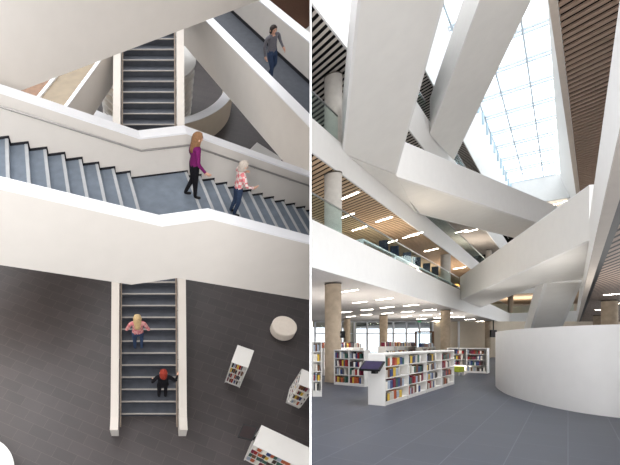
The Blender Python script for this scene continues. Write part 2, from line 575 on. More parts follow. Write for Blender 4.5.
def bookcase(M, label, w, dp, h, bays, rows, plinth=.08, both=False, nper=9, where='', fill=.85, books=True, wood=SHELFW, t=.03, tall=1.0):
    """front faces -Y, x from 0 to w, local origin at the front foot corner"""
    bc = thing('bookcase', label, 'bookcase', M)
    for b in range(bays + 1):
        x = b * (w - t) / bays
        obj('side_panel' if b in (0, bays) else 'divider', G().box(x, x + t, 0, dp, 0.0, h - t), wood, bc)
    obj('top_panel', G().box(-.005, w + .005, -.005, dp + .005, h - t, h), wood, bc, bevel=.004)
    obj('back_panel', G().box(t, w - t, dp - .02 if not both else dp / 2 - .01, dp if not both else dp / 2 + .01, plinth, h - t), wood, bc)
    obj('plinth', G().box(t, w - t, .02, dp - .02, 0, plinth), wood, bc)
    rh = (h - t - plinth) / rows
    for b in range(bays):
        xa, xb = b * (w - t) / bays + t, (b + 1) * (w - t) / bays
        for k in range(rows):
            z = plinth + k * rh
            obj('shelf', G().box(xa, xb, .012, (dp - .02) if not both else dp / 2 - .01, z, z + .022), wood, bc)
            if books:
                x = xa + .01
                n = 0
                lim = xa + (xb - xa) * random.uniform(fill - .15, min(1, fill + .12))
                bw = (xb - xa) / nper
                while x + bw < lim and n < nper:
                    ww = round(bw * random.choice((.75, .9, 1.0)), 3)
                    hh = round(rh * random.choice((.6, .68, .74, .8)) * tall, 2)
                    dd = round(min(dp * .8 if not both else dp * .42, .24), 2)
                    lab = '# book, %s in %s row%s, %s' % (ORD[n], ORD[rows - 1 - k], (' of %s bay' % ORD[b]) if bays > 1 else '', where)
                    Mb = M @ Matrix.Translation((x + ww / 2, .02, z + .023))
                    if n and tall <= 1 and random.random() < .12:
                        Mb = Mb @ Matrix.Translation((.03, 0, ww * .07 + .002)) @ Matrix.Rotation(-.1, 4, 'Y')
                        x += .035
                    book(Mb, ww - .006, hh, dd, lab, 'books of ' + where)
                    x += ww + (.004 if random.random() > .15 else .03)
                    n += 1
    return bc


# hall bookcases: footprints from their tops
ZB = 1.3


def frame_from(front_a, front_b):
    x = (V((front_b.x, front_b.y, 0)) - V((front_a.x, front_a.y, 0)))
    w = x.length
    return ML @ T((front_a.x, front_a.y, 0), math.atan2(x.y, x.x)), w


a, b = lz(231.5, 361.8, ZB), lz(248, 367.7, ZB)
M, w = frame_from(a, b)
bk_ = lz(237.7, 345, ZB)
dp = abs((M.inverted() @ (ML @ bk_)).y)
print('hall bookcase 1', w, dp)
bookcase(M, 'small white bookcase full of books, standing between the ottoman and the long staircase', w, dp, ZB, 1, 4, nper=8, fill=1.0, tall=1.12, where='small bookcase by the ottoman', both=True)
a, b = lz(298.4, 383.7, ZB), lz(314, 390, ZB)
M, w = frame_from(a, b)
bk_ = lz(302, 368.7, ZB)
dp = abs((M.inverted() @ (ML @ bk_)).y)
print('hall bookcase 2', w, dp)


def clip_w(M, z, d):
    w = .02
    while w < 3:
        q = M @ V((w, 0, z))
        q2 = M @ V((w, d, z))
        if max(q.x - KL * q.y, q2.x - KL * q2.y) > -.03:
            return w
        w += .005
    return w


w2 = clip_w(M, ZB, 0) - .02
dp2 = .62
# a unit that backs onto the partition: its long face turned to the staircase
o2 = thing('bookcase', 'white corner bookcase with books on two faces against the thin partition', 'bookcase', M)
ang = None
Mi = M.inverted()
kq = lambda px, py: Mi @ (ML @ lz(px, py, ZB))
fp = [V((0, 0, 0)), kq(313.5, 389.9), kq(316, 374.8), kq(302, 368.7)]
fp = [V((q.x, q.y, 0)) for q in fp]
inn = sum(fp, V()) / 4


def shrink(k):
    return [(inn + (q - inn) * k) for q in fp]


obj('top_panel', G().prism(fp, ZB - .03, ZB), SHELFW, o2)
obj('plinth', G().prism(shrink(.97), 0, .08), SHELFW, o2)
obj('core', G().prism(shrink(.25), .08, ZB - .03), SHELFW, o2)
rh = (ZB - .11) / 4
for k in range(4):
    obj('shelf', G().prism(shrink(.985), .08 + k * rh, .105 + k * rh), SHELFW, o2)
for q in (fp[0], fp[1], fp[3]):
    c = inn + (q - inn) * .965
    obj('post', G().box(c.x - .012, c.x + .012, c.y - .012, c.y + .012, .08, ZB - .03), SHELFW, o2)
for face, (qa, qb) in enumerate(((fp[0], fp[1]), (fp[3], fp[0]))):
    e = (qb - qa)
    L = e.length
    e.normalize()
    for k in range(4):
        x = .08
        n = 0
        while x < L - (.12 if face == 0 else .22) and n < 9:
            ww = round(random.choice((.04, .05, .06)), 3)
            q = qa + e * (x + ww / 2) + V((-e.y, e.x, 0)) * .03
            book(M @ T((q.x, q.y, .106 + k * rh), math.atan2(e.y, e.x)), ww - .004, round(rh * random.choice((.62, .7, .8)), 2), .12,
                 '# book, %s in %s row, %s face of the corner bookcase' % (ORD[n], ORD[3 - k], ('wide', 'narrow')[face]), 'books of the corner bookcase')
            x += ww + .006
            n += 1

a, b = lz(253.4, 444.8, ZB), lz(294.5, 465, ZB)
M, w = frame_from(a, b)
bk_ = lz(259.8, 424.2, ZB)
dp = abs((M.inverted() @ (ML @ bk_)).y)
w3 = 4.0
print('hall bookcase 3', w, dp, w3)
b3 = bookcase(M, 'long white bookcase with a dark sloped screen on its end, below the corner bookcase', w3, dp, ZB, 3, 4, nper=12, fill=.98, tall=1.12, where='the stair hall long bookcase', both=True)
sg = G().hexa([(-.42, .15, .92), (-.05, .15, 1.12), (-.05, dp * .95, 1.12), (-.42, dp * .95, .92)],
              [(-.43, .15, .95), (-.06, .15, 1.15), (-.06, dp * .95, 1.15), (-.43, dp * .95, .95)])
SCREEN = mat('dark_screen', (46, 35, 35), .6, .2, .1, 5)
so = obj('display_screen', sg, BLACK, b3)
obj('glass_face', G().hexa([(-.40, .19, .967), (-.085, .19, 1.137), (-.085, dp * .95 - .04, 1.137), (-.40, dp * .95 - .04, .967)],
                           [(-.402, .19, .970), (-.087, .19, 1.140), (-.087, dp * .95 - .04, 1.140), (-.402, dp * .95 - .04, .970)]), SCREEN, so)
obj('bracket', G().box(-.2, 0, dp * .5, dp * .6, .85, 1.02), BLACK, b3)


# ------------------------------------------------------------------ people
def person(name, label, M, height, regions, pose, hair, woman=True, wide=1.18):
    """regions: colours for skin / top / legs / shoes.  pose: dict of joint offsets.  Faces +Y."""
    k = height / 1.7
    sw = .165 if woman else .19
    J = {
        'pelvis': ((0, 0, .95), .125, None), 'spine': ((0, 0, 1.1), .105, 'pelvis'), 'chest': ((0, 0, 1.29), .125, 'spine'),
        'collar': ((0, -.01, 1.42), .075, 'chest'), 'neck': ((0, .005, 1.49), .048, 'collar'), 'jaw': ((0, .03, 1.545), .07, 'neck'),
        'head': ((0, .02, 1.62), .088, 'jaw'), 'crown': ((0, .01, 1.66), .07, 'head'), 'nose': ((0, .118, 1.585), .012, 'jaw')}
    for sgn, s in ((-1, 'l'), (1, 'r')):
        J['shoulder_' + s] = ((sgn * sw, -.01, 1.40), .058, 'collar')
        J['elbow_' + s] = ((sgn * (sw + .06), -.04, 1.13), .042, 'shoulder_' + s)
        J['wrist_' + s] = ((sgn * (sw + .07), .05, .90), .028, 'elbow_' + s)
        J['palm_' + s] = ((sgn * (sw + .07), .08, .83), .033, 'wrist_' + s)
        J['hip_' + s] = ((sgn * .085, 0, .88), .092, 'pelvis')
        J['knee_' + s] = ((sgn * .09, .03, .50), .06, 'hip_' + s)
        J['ankle_' + s] = ((sgn * .09, -.02, .09), .038, 'knee_' + s)
        J['toe_' + s] = ((sgn * .1, .13, .035), .034, 'ankle_' + s)
    for nme, off in pose.items():
        p, r, q = J[nme]
        J[nme] = (tuple(a + b for a, b in zip(p, off)), r, q)
    for sgn, s in ((-1, 'l'), (1, 'r')):
        pw, pp = V(J['wrist_' + s][0]), V(J['palm_' + s][0])
        ax = (pp - pw).normalized()
        side = ax.cross(V((sgn, 0, 0)))
        side = side.normalized() if side.length > .1 else V((0, 1, 0))
        for i, (o, ln) in enumerate(((-.027, .062), (-.009, .074), (.009, .068), (.027, .052))):
            b = pp + ax * .03 + side * o
            J['knuckle_%s%d' % (s, i)] = (tuple(b), .0095, 'palm_' + s)
            J['tip_%s%d' % (s, i)] = (tuple(b + ax * ln * .8 + V((-sgn * .025, 0, 0))), .0075, 'knuckle_%s%d' % (s, i))
        b = pw + ax * .03 + side * .04
        J['thumb_' + s] = (tuple(b), .011, 'wrist_' + s)
        J['thumbtip_' + s] = (tuple(b + ax * .045 + side * .02), .009, 'thumb_' + s)
    names = list(J)
    me = bpy.data.meshes.new('body')
    me.from_pydata([V(J[n][0]) * k for n in names], [(names.index(J[n][2]), i) for i, n in enumerate(names) if J[n][2]], [])
    tmp = bpy.data.objects.new('body', me)
    COL.objects.link(tmp)
    sm = tmp.modifiers.new('skin', 'SKIN')
    sm.use_smooth_shade = True
    ss = tmp.modifiers.new('sub', 'SUBSURF')
    ss.levels = ss.render_levels = 2
    for i, n in enumerate(names):
        d = me.skin_vertices[0].data[i]
        r = J[n][1] * k
        fx = 1.0
        d.radius = (r * (1.25 if n in ('pelvis', 'spine', 'chest') else 1), r * (.85 if n in ('pelvis', 'spine', 'chest') else 1))
        d.use_root = (n == 'pelvis')
    dg = bpy.context.evaluated_depsgraph_get()
    nm = bpy.data.meshes.new_from_object(tmp.evaluated_get(dg))
    bpy.data.objects.remove(tmp)
    for m in regions:
        nm.materials.append(m)
    segs = []
    for n in names:
        par = J[n][2]
        if not par:
            continue
        if n.startswith(('toe', )):
            c = 3
        elif n.startswith(('hip', 'knee', 'ankle')):
            c = 2
        elif n in ('spine', 'chest', 'collar') or n.startswith(('shoulder', 'elbow', 'wrist')):
            c = 1
        else:
            c = 0
        segs.append((V(J[par][0]) * k, V(J[n][0]) * k, c))
    for p in nm.polygons:
        best = None
        for a, b, c in segs:
            ab = b - a
            t = max(0, min(1, (p.center - a).dot(ab) / ab.length_squared))
            dd = (p.center - a - ab * t).length
            if best is None or dd < best[0]:
                best = (dd, c)
        p.material_index = best[1]
        p.use_smooth = True
    root = thing(name, label, 'person', M @ Matrix.Diagonal((wide, wide, 1, 1)))
    o = bpy.data.objects.new('body', nm)
    COL.objects.link(o)
    o.parent = root
    hd = V(J['head'][0]) * k
    hm, length = hair
    # hair: a cap over the skull that falls down the back
    vs, fs, n1, n2 = [], [], 14, 9
    for i in range(n2 + 1):
        ph = math.pi * (.5 - i / n2 * (.86 if length else .62))
        for j in range(n1):
            th = 2 * math.pi * j / n1
            back = .5 - .5 * math.sin(th)          # 1 at the back (-Y)
            z = math.sin(ph) * .112
            rr_ = max(.012, math.cos(ph)) * .1
            if z < .0:
                rr_ = .1
            y = rr_ * 1.12 * math.sin(th) - .012
            x = rr_ * math.cos(th)
            if z < 0:
                f = back ** .5
                z = z * (1 + length * 14 * f) if back > .25 else -.01
                y = min(y, .05)
                if length and back > .25:
                    y -= .02 * min(1, -z * 4)
            elif ph < .5 and back < .2:
                y = min(y, .075)
                z = max(z, .045)
            vs.append(hd + V((x, y, z + .005)) * k)
    for i in range(n2):
        for j in range(n1):
            fs.append((i * n1 + j, i * n1 + (j + 1) % n1, (i + 1) * n1 + (j + 1) % n1, (i + 1) * n1 + j))
    fs += [tuple(range(n1))]
    ho = obj('hair', G().add(vs, fs), hm, root, smooth=True)
    so = ho.modifiers.new('solid', 'SOLIDIFY')
    so.thickness = .012
    for sx in (-.032, .032):
        ev = G()
        ev.lathe([(.001, -.009), (.008, -.005), (.01, 0), (.008, .005), (.001, .009)], 10)
        e = obj('eye', ev, DARK, root, smooth=True)
        e.location = hd + V((sx, .079, -.004)) * k
        ev2 = G().lathe([(.006, -.02), (.017, -.01), (.019, .008), (.01, .024)], 8)
        e = obj('ear', ev2, regions[0], root, smooth=True)
        e.location = hd + V((sx * 2.75, -.005, -.02)) * k
    mo = obj('mouth', G().box(-.02, .02, 0, .006, -.004, .004), mat('lips', (150, 90, 84)), root)
    mo.location = hd + V((0, .083, -.068)) * k
    return root


SKIN_ = mat('skin', (214, 168, 144), .6, .3, .05, 20)
JEANS = mat('denim', (58, 72, 98), .85, .1, .15, 40)
SHOE = mat('shoe_black', (24, 24, 26), .5, .3, .1, 10)
PURP = mat('purple_knit', (112, 34, 92), .85, .1, .15, 60)
BLK = mat('black_cloth', (28, 27, 31), .9, .1, .2, 40)
GREYC = mat('grey_cloth', (112, 110, 116), .9, .1, .15, 40)
HB = mat('light_brown_hair', (134, 98, 68), .7, .3, .2, 40)
HBL = mat('blonde_hair', (196, 168, 124), .7, .3, .2, 40)
HSA = mat('sandy_hair', (196, 184, 172), .7, .3, .15, 40)
HRED = mat('auburn_hair', (142, 48, 34), .7, .3, .2, 40)
HDK = mat('dark_hair', (48, 38, 34), .7, .3, .2, 40)


def plaid_mat(name, base, c2, s):
    m = bpy.data.materials.new(name)
    m.use_nodes = True
    nt = m.node_tree
    b = nt.nodes['Principled BSDF']
    b.inputs['Roughness'].default_value = .9
    tc = nt.nodes.new('ShaderNodeTexCoord')
    ch = nt.nodes.new('ShaderNodeTexChecker')
    ch.inputs['Scale'].default_value = s
    ch.inputs['Color1'].default_value, ch.inputs['Color2'].default_value = lin(base), lin(c2)
    nt.links.new(tc.outputs['Object'], ch.inputs['Vector'])
    nt.links.new(ch.outputs['Color'], b.inputs['Base Color'])
    return m


PINK = plaid_mat('pink_plaid', (226, 130, 134), (240, 222, 216), 14)
ROSE = plaid_mat('rose_plaid', (190, 112, 116), (206, 150, 146), 12)

walk = {'ankle_l': (0, -.20, .06), 'knee_l': (0, .02, .02), 'toe_l': (0, -.22, .03), 'ankle_r': (0, .16, 0), 'knee_r': (0, .12, 0), 'toe_r': (0, .16, 0)}
# woman on the bridge landing edge
pw = lz(196.5, 197, P0.z - rb)
pw = P0 + d_ * min((pw - P0).dot(d_), LL - .12) + c_ * (pw - P0).dot(c_) + V((0, 0, -rb + .002))
print('woman', (pw - P0).dot(d_), (pw - P0).dot(c_))
fac = BE - math.pi / 2
person('person', 'person in a purple sweater and black trousers with long brown hair on the bridge landing', ML @ T(pw, fac), 1.42,
       [SKIN_, PURP, BLK, SHOE], {'wrist_r': (.03, .10, .02), 'palm_r': (.04, .14, .03), 'elbow_r': (.02, .04, 0), 'ankle_l': (0, -.1, .0), 'toe_l': (0, -.1, 0), 'ankle_r': (0, .08, 0), 'toe_r': (0, .06, 0)}, (HB, .17))
pc = lz(239, 214, P0.z - rb * 4)
pc = P0 + d_ * (LL + 2 * gb + .17) + c_ * (pc - P0).dot(c_) + V((0, 0, -rb * 4 + .002))
print('child', (pc - P0).dot(c_))
stride = {'ankle_r': (0, .0, 0), 'ankle_l': (0, -.03, 0), 'toe_l': (0, -.03, 0), 'elbow_l': (-.06, .05, .1), 'wrist_l': (-.04, .10, .28), 'palm_l': (-.02, .13, .36), 'elbow_r': (.06, .1, .05), 'wrist_r': (.02, .18, .2), 'palm_r': (.0, .22, .26)}
person('person', 'small person in pink and white plaid shirt going down the bridge steps', ML @ T(pc, fac), 1.3,
       [SKIN_, PINK, JEANS, SHOE], stride, (HSA, .03))


def on_stair(x, k):
    return ML @ T((x, y0 + k * g_ + .16, (k + 1) * r_ + .002), 0)


climb = {'ankle_l': (0, .0, 0), 'knee_r': (0, .12, .05), 'wrist_l': (-.04, .06, .05), 'palm_l': (-.04, .07, .05), 'wrist_r': (.04, .06, .05), 'palm_r': (.04, .07, .05), 'elbow_l': (-.05, 0, 0), 'elbow_r': (.05, 0, 0)}
ky = lambda py: int(round((lz(148, py, 0).y - y0) / g_))


def step_at(py):                             # index of the tread seen at a picture height
    for k in range(NST):
        P = V((0, y0 + k * g_ + .15, (k + 1) * r_))
        q = ML @ P
        if PY - (q.z - EYE) / q.y * F < py:
            return k
    return NST - 1


person('person', 'person in a rose shirt with long blonde hair climbing the long staircase', on_stair(-.29, step_at(352)), 1.62,
       [SKIN_, ROSE, JEANS, SHOE], climb, (HBL, .19))
person('person', 'person in black with auburn hair, low on the long staircase by its parapet', on_stair(.42, step_at(398)), 1.55,
       [SKIN_, BLK, BLK, SHOE], dict(climb, **{'elbow_r': (.1, .02, .05), 'wrist_r': (.14, .12, .2), 'palm_r': (.16, .15, .25)}), (HRED, .04))
pr = lz(271, 80, ZW)
person('person', 'person in a grey top and jeans walking along the footbridge', ML @ T(pr + V((0, 0, .01)), 0) @ Matrix.Rotation(-.2, 4, 'Y') @ Matrix.Rotation(math.radians(-155), 4, 'Z'), 1.62,
       [SKIN_, GREYC, JEANS, SHOE], dict(walk, **{'elbow_l': (0, .05, .04), 'wrist_l': (.03, .16, .12), 'palm_l': (.04, .2, .16)}), (HDK, .01), False)

# anything of the stair hall ends at the partition
def clip_to_partition(k, sign):
    bpy.context.view_layer.update()
    n = V((1, -k, 0)).normalized() * sign
    co = V((0, 0, EYE)) - n * .003
    for o in list(sc.objects):
        if o.type != 'MESH' or o.name.startswith('added_partition') or o.get('done'):
            continue
        mw = o.matrix_world
        d = [(mw @ V(c) - co).dot(n) for c in o.bound_box]
        o['done'] = 1
        if max(d) <= 0:
            continue
        if min(d) >= 0:
            print('beyond partition', o.name)
            bpy.data.objects.remove(o)
            continue
        mi = mw.inverted()
        bm = bmesh.new()
        bm.from_mesh(o.data)
        r = bmesh.ops.bisect_plane(bm, geom=bm.verts[:] + bm.edges[:] + bm.faces[:], plane_co=mi @ co, plane_no=(mw.to_3x3().transposed() @ n), clear_outer=True)
        ed = [e for e in r['geom_cut'] if isinstance(e, bmesh.types.BMEdge)]
        if ed:
            bmesh.ops.edgenet_fill(bm, edges=ed)
        bmesh.ops.recalc_face_normals(bm, faces=bm.faces)
        if not bm.faces:
            bm.free()
            bpy.data.objects.remove(o)
            continue
        bm.to_mesh(o.data)
        bm.free()


clip_to_partition(KL, 1)

# ================================================================== LOBBY HALL
E1 = V((1.0095, 1, 0))                      # along the atrium
EN = E1.normalized()
NN = V((-EN.y, EN.x, 0))                    # into the left galleries
fl = [(KR * 3, 3), (6.5, 3), (12, 9), (25, 20), (82, 72), (KR * 72, 72)]
struct('floor', G().prism(fl, -.3, 0), TILE_R, 'blue-grey tile floor of the library lobby')

A2, A3, A4 = V((5.20, 13.3, 0)), V((5.58, 14.3, 0)), V((5.16, 13.2, 0))
SE = 42.0


def plan_pt(A, s, n=0):
    return A + E1 * s + NN * n


def radial(y, off=.02):
    return V((KR * y + off, y, 0))


SLAT_DIR = V((-148 / 420, 1, 0)).normalized()
sl_ang = math.atan2(SLAT_DIR.y, SLAT_DIR.x)
CEIL_G = stripe_mat('grey_slat_ceiling', (212, 205, 200), (226, 220, 215), -sl_ang, .22, .4)
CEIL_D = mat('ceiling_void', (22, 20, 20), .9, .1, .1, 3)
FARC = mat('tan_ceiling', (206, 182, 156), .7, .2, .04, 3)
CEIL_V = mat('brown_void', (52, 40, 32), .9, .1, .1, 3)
SLATM = mat('pale_slats', (205, 196, 186), .6, .2, .05, 5)
SLATB = mat('brown_slats', (164, 140, 124), .6, .2, .06, 5)
CARP = mat('gallery_carpet', (110, 106, 104), .9, .1, .1, 10)


def gallery(A, zb, zt, zg, ceil_mat, far_bottom=None, gap=(0, 0), glass=True, nm='second'):
    """slab edge of one gallery storey on the long side and across the far end"""
    E = plan_pt(A, SE)
    Fp = V((E.x + 4.2, E.y - 4.2, 0))
    ang = math.atan2(EN.y, EN.x)
    L = (E - A).length
    g = G().ext([(A.x, A.y, zb), (E.x, E.y, zb), (E.x, E.y, zt), (A.x, A.y, zt)], NN * .06)
    # bring the near end flush with the partition
    struct('trim_gallery', g, WHITE, 'white slab edge band of the %s floor gallery' % nm)
    fb_ = far_bottom or zb
    fd = (Fp - E).normalized()
    fn = V((-fd.y, fd.x, 0))
    if fn.y < 0:
        fn = -fn
    struct('trim_far', G().ext([(E.x, E.y, fb_), (Fp.x + 3, Fp.y - 3, fb_), (Fp.x + 3, Fp.y - 3, zt), (E.x, E.y, zt)], fn * .3), WHITE, 'white slab edge of the %s floor across the far end' % nm)
    poly = [plan_pt(A, .02, .065), plan_pt(A, SE, .065), Fp + fn * .3 + V((3, -3, 0)), V((78, 62, 0)), V((78, 72, 0)), radial(72), radial(A.y + 1.2)]
    if nm == 'second':                       # stops at the window wall
        poly = poly[:-2] + [V((31.75, 72, 0)), V((31.75, 47.1, 0)), radial(47.1)] + poly[-1:]
    struct('ceiling', G().prism([(p.x, p.y) for p in poly], zb + .06, zb + .12), ceil_mat, 'ceiling under the %s floor' % nm)
    if zb < 16:
        p2_ = [E + fn * .32, Fp + fn * .32 + V((3, -3, 0)), V((78, 62, 0)), V((78, 72, 0)), V((E.x + 2, 72, 0))]
        struct('ceiling', G().prism([(p.x, p.y) for p in p2_], fb_ + .02, fb_ + .05), FARC, 'tan ceiling of the far end under the %s floor' % nm)
    if zt - zb < 3:
        struct('floor', G().prism([(p.x, p.y) for p in poly], zb + .5, zt - .12), CARP, 'carpeted floor of the %s storey' % nm)
    if glass:
        t = thing('glass_balustrade', 'clear glass balustrade with dark top rail along the %s floor edge' % nm, 'balustrade', T((A.x, A.y, 0), ang))
        n = 14
        for i in range(n):
            x0, x1 = .15 + i * (L - .2) / n, .15 + (i + 1) * (L - .2) / n - .03
            for u0, u1 in ((x0, min(x1, gap[0])), (max(x0, gap[1]), x1)):
                if u1 - u0 > .05:
                    obj('glass_panel', G().box(u0, u1, .10, .115, zt, zg - .03), GLASS, t)
        for u0, u1 in ((.15, gap[0]), (max(.15, gap[1]), L - .05)):
            if u1 - u0 > .05:
                obj('top_rail', G().box(u0, u1, .085, .13, zg - .03, zg + .01), STEEL, t)
        a2 = math.atan2(fd.y, fd.x)
        Lf = (Fp - E).length
        t = thing('glass_balustrade', 'glass balustrade across the far end on the %s floor' % nm, 'balustrade', T((E.x, E.y, 0), a2))
        obj('glass_panel', G().box(.3, Lf, .1, .115, zt, zg - .03), GLASS, t)
        obj('top_rail', G().box(.3, Lf, .085, .13, zg - .03, zg + .01), STEEL, t)
    return E, Fp


E2, F2 = gallery(A2, 4.0, 5.51, 6.44, CEIL_G, gap=(25.4, 35.5), nm='second')
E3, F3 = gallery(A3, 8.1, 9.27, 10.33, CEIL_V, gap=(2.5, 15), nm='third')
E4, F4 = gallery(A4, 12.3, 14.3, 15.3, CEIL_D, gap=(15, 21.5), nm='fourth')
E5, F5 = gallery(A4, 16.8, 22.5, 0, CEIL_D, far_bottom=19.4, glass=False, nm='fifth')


def slats(name, origin, width_dir, count, period, sw, length, zc, m, cdir, label, clip=None):
    """long slats under a dark void: each runs along cdir from the edge line"""
    g = G()
    for i in range(count):
        a = origin + width_dir * (i * period)
        b = a + width_dir * sw
        ln = length
        l1 = l2 = ln
        if clip:
            l1, l2 = clip(a, ln), clip(b, ln)
            if min(l1, l2) < .05:
                continue
        g.hexa([V((a.x, a.y, zc)), V((b.x, b.y, zc)), V((b.x, b.y, zc)) + cdir * l2, V((a.x, a.y, zc)) + cdir * l1],
               [V((a.x, a.y, zc + .02)), V((b.x, b.y, zc + .02)), V((b.x, b.y, zc + .02)) + cdir * l2, V((a.x, a.y, zc + .02)) + cdir * l1])
    return struct(name, g, m, label)


def clip_part(p, ln):
    # distance along the slat direction to the partition plane
    den = SLAT_DIR.x - KR * SLAT_DIR.y
    t = (KR * p.y + .03 - p.x) / den
    return max(0, min(ln, t))


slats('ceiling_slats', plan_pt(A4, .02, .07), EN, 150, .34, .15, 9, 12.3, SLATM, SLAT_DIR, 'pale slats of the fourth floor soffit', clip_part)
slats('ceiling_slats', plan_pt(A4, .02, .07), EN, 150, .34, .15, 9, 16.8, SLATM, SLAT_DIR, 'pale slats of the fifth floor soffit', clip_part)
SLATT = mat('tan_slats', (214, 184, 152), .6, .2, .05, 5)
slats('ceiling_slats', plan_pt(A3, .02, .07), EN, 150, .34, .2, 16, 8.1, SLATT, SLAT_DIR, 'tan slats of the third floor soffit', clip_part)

# back walls of the storeys
struct('wall_back', G().box(KR * 70 + .3, 90, 70, 70.3, 4.2, 26), BEIGE, 'far beige wall behind the galleries')
wx0, wx1 = KR * 47 + .2, 31.6
struct('wall_ground', G().box(21.9, 23.2, 46.8, 47.1, 0, 4.0).box(31.6, 55, 46.8, 47.1, 0, 4.0), BEIGE, 'beige wall panels between the ground floor windows')
gg = G()
for x in [wx0 + i * 1.45 for i in range(12)]:
    gg.box(x, x + .14, 46.55, 46.7, 0, 4.0)
for z in (.02, 2.6, 3.9):
    gg.box(wx0, wx1, 46.55, 46.7, z, z + .1)
wf = struct('window_1', gg, CAPW, 'tall steel framed ground floor window wall')
obj('window_pane', G().box(wx0, wx1, 46.72, 46.74, .1, 3.95), PANE, wf)
SKYW = mat('pale_street', (236, 240, 246), .9, .1, .05, .3, emit=.9)
door = struct('door_1', G().box(29.5, 29.65, 46.3, 46.45, 0, 2.9).box(31.4, 31.55, 46.3, 46.45, 0, 2.9).box(29.65, 31.4, 46.3, 46.45, 2.75, 2.9), WOOD, 'wood framed glazed door at the back of the lobby')
obj('door_leaf', G().box(29.65, 31.4, 46.35, 46.4, .02, 2.75), PANE, door)

# right side: second storey edge, soffit, upper soffit
TAUPE = mat('taupe_edge', (184, 174, 164), .6, .2, .03, 3)
R0 = V((4.47 - .6 * 1.0095, 3.3, 0))
RE = R0 + E1 * 50
struct('trim_right', G().ext([(R0.x, R0.y, 4.0), (RE.x, RE.y, 4.0), (RE.x, RE.y, 5.42), (R0.x, R0.y, 5.42)], -NN * .3), WHITE, 'white slab edge band opposite the long galleries')
struct('trim_right', G().ext([(R0.x, R0.y, 3.93), (RE.x, RE.y, 3.93), (RE.x, RE.y, 4.0), (R0.x, R0.y, 4.0)], -NN * .17), TAUPE, 'taupe edge strip under the opposite slab band')
RD = V((.6, 1, 0)).normalized()
CEIL_R = stripe_mat('brown_slat_ceiling', (34, 28, 26), (150, 132, 120), -math.atan2(RD.y, RD.x), .2, .4)
rp = [R0 - NN * .17, RE - NN * .17, RE - NN * 14, R0 - NN * 14]
struct('ceiling', G().prism([(p.x, p.y) for p in rp], 3.99, 4.08), CEIL_R, 'brown slatted ceiling over the side lobby')
struct('trim_right', G().ext([(R0.x, R0.y, 3.96), (RE.x, RE.y, 3.96), (RE.x, RE.y, 3.985), (R0.x, R0.y, 3.985)], -NN * .1).ext([(p_.x, p_.y, 3.97) for p_ in (R0 - NN * .17, RE - NN * .17)] + [(p_.x, p_.y, 3.985) for p_ in (RE - NN * .17, R0 - NN * .17)], -NN * .12), BLACK, 'black shadow gap along the slab edge')
rp2 = [R0 - NN * .3, RE - NN * .3, RE - NN * 14, R0 - NN * 14]
struct('floor', G().prism([(p.x, p.y) for p in rp2], 4.2, 5.3), CARP, 'floor of the storey over the side lobby')
struct('wall_right', G().ext([(p.x, p.y, z) for p, z in ((R0 - NN * 14, 3.9), (RE - NN * 14, 3.9), (RE - NN * 14, 24), (R0 - NN * 14, 24))], -NN * .3), WHITE, 'white side wall past the side lobby')

wq = [R0 - NN * 13.9 + E1 * k_ for k_ in range(0, 51, 3)]
gwr = G()
for q in wq:
    gwr.box(q.x - .07, q.x + .07, q.y - .07, q.y + .07, 0, 3.95)
wr = struct('window_3', gwr, STEEL, 'tall steel framed windows of the side lobby')
obj('window_pane', G().ext([(wq[0].x, wq[0].y, .05), (wq[-1].x, wq[-1].y, .05), (wq[-1].x, wq[-1].y, 3.9), (wq[0].x, wq[0].y, 3.9)], NN * -.02 - NN * .08), PANE, wr)

# upper slatted soffit (fifth storey, opposite side)
ZR = 16.8
i0, i1 = at_height(546.2, -15, ZR), at_height(576.5, 197, ZR)
dI = (i1 - i0).normalized()
i2 = i0 + dI * (SE + 20)
nI = V((dI.y, -dI.x, 0))
up = [i0, i2, i2 + nI * 11, i0 + nI * 11]
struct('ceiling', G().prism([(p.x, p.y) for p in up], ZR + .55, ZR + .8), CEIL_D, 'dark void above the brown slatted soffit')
slat2 = SLAT_DIR
g = G()
for i in range(0, 88):
    a = i0 + dI * (i * .6) + nI * .28
    # slat runs across the soffit, away along -SLAT_DIR towards the side wall
    dirv = -SLAT_DIR
    ln = 9.0 / max(.2, dirv.dot(nI))
    b = a + dI * .29
    qa, qb = a + dirv * ln, b + dirv * ln
    lo = (a - i0).dot(dI)
    g.hexa([(a.x, a.y, ZR), (b.x, b.y, ZR), (qb.x, qb.y, ZR), (qa.x, qa.y, ZR)], [(a.x, a.y, ZR + .1), (b.x, b.y, ZR + .1), (qb.x, qb.y, ZR + .1), (qa.x, qa.y, ZR + .1)])
struct('ceiling_slats', g, SLATB, 'brown slats of the high soffit beside the skylight')
FRAME = mat('taupe_frame', (208, 195, 183), .6, .2, .03, 3)
struct('trim_soffit', G().ext([(i0.x, i0.y, ZR - .03), (i2.x, i2.y, ZR - .03), (i2.x, i2.y, ZR + .8), (i0.x, i0.y, ZR + .8)], nI * .26), FRAME, 'taupe border of the high slatted soffit')
ZK = 22.5
k0, k1 = at_height(553, 0, ZK), at_height(560.3, 175, ZK)
dK = (k1 - k0).normalized()
k0 = k0 - dK * 6
k2 = k1 + dK * 3
struct('wall_skylight', G().hexa([(i0.x, i0.y, ZR), (i2.x, i2.y, ZR), (i2.x + .2, i2.y - .2, ZR), (i0.x + .2, i0.y - .2, ZR)],
                                 [(k0.x, k0.y, ZK), (k2.x, k2.y, ZK), (k2.x + .2, k2.y - .2, ZK), (k0.x + .2, k0.y - .2, ZK)]), WHITE, 'white side of the skylight well')

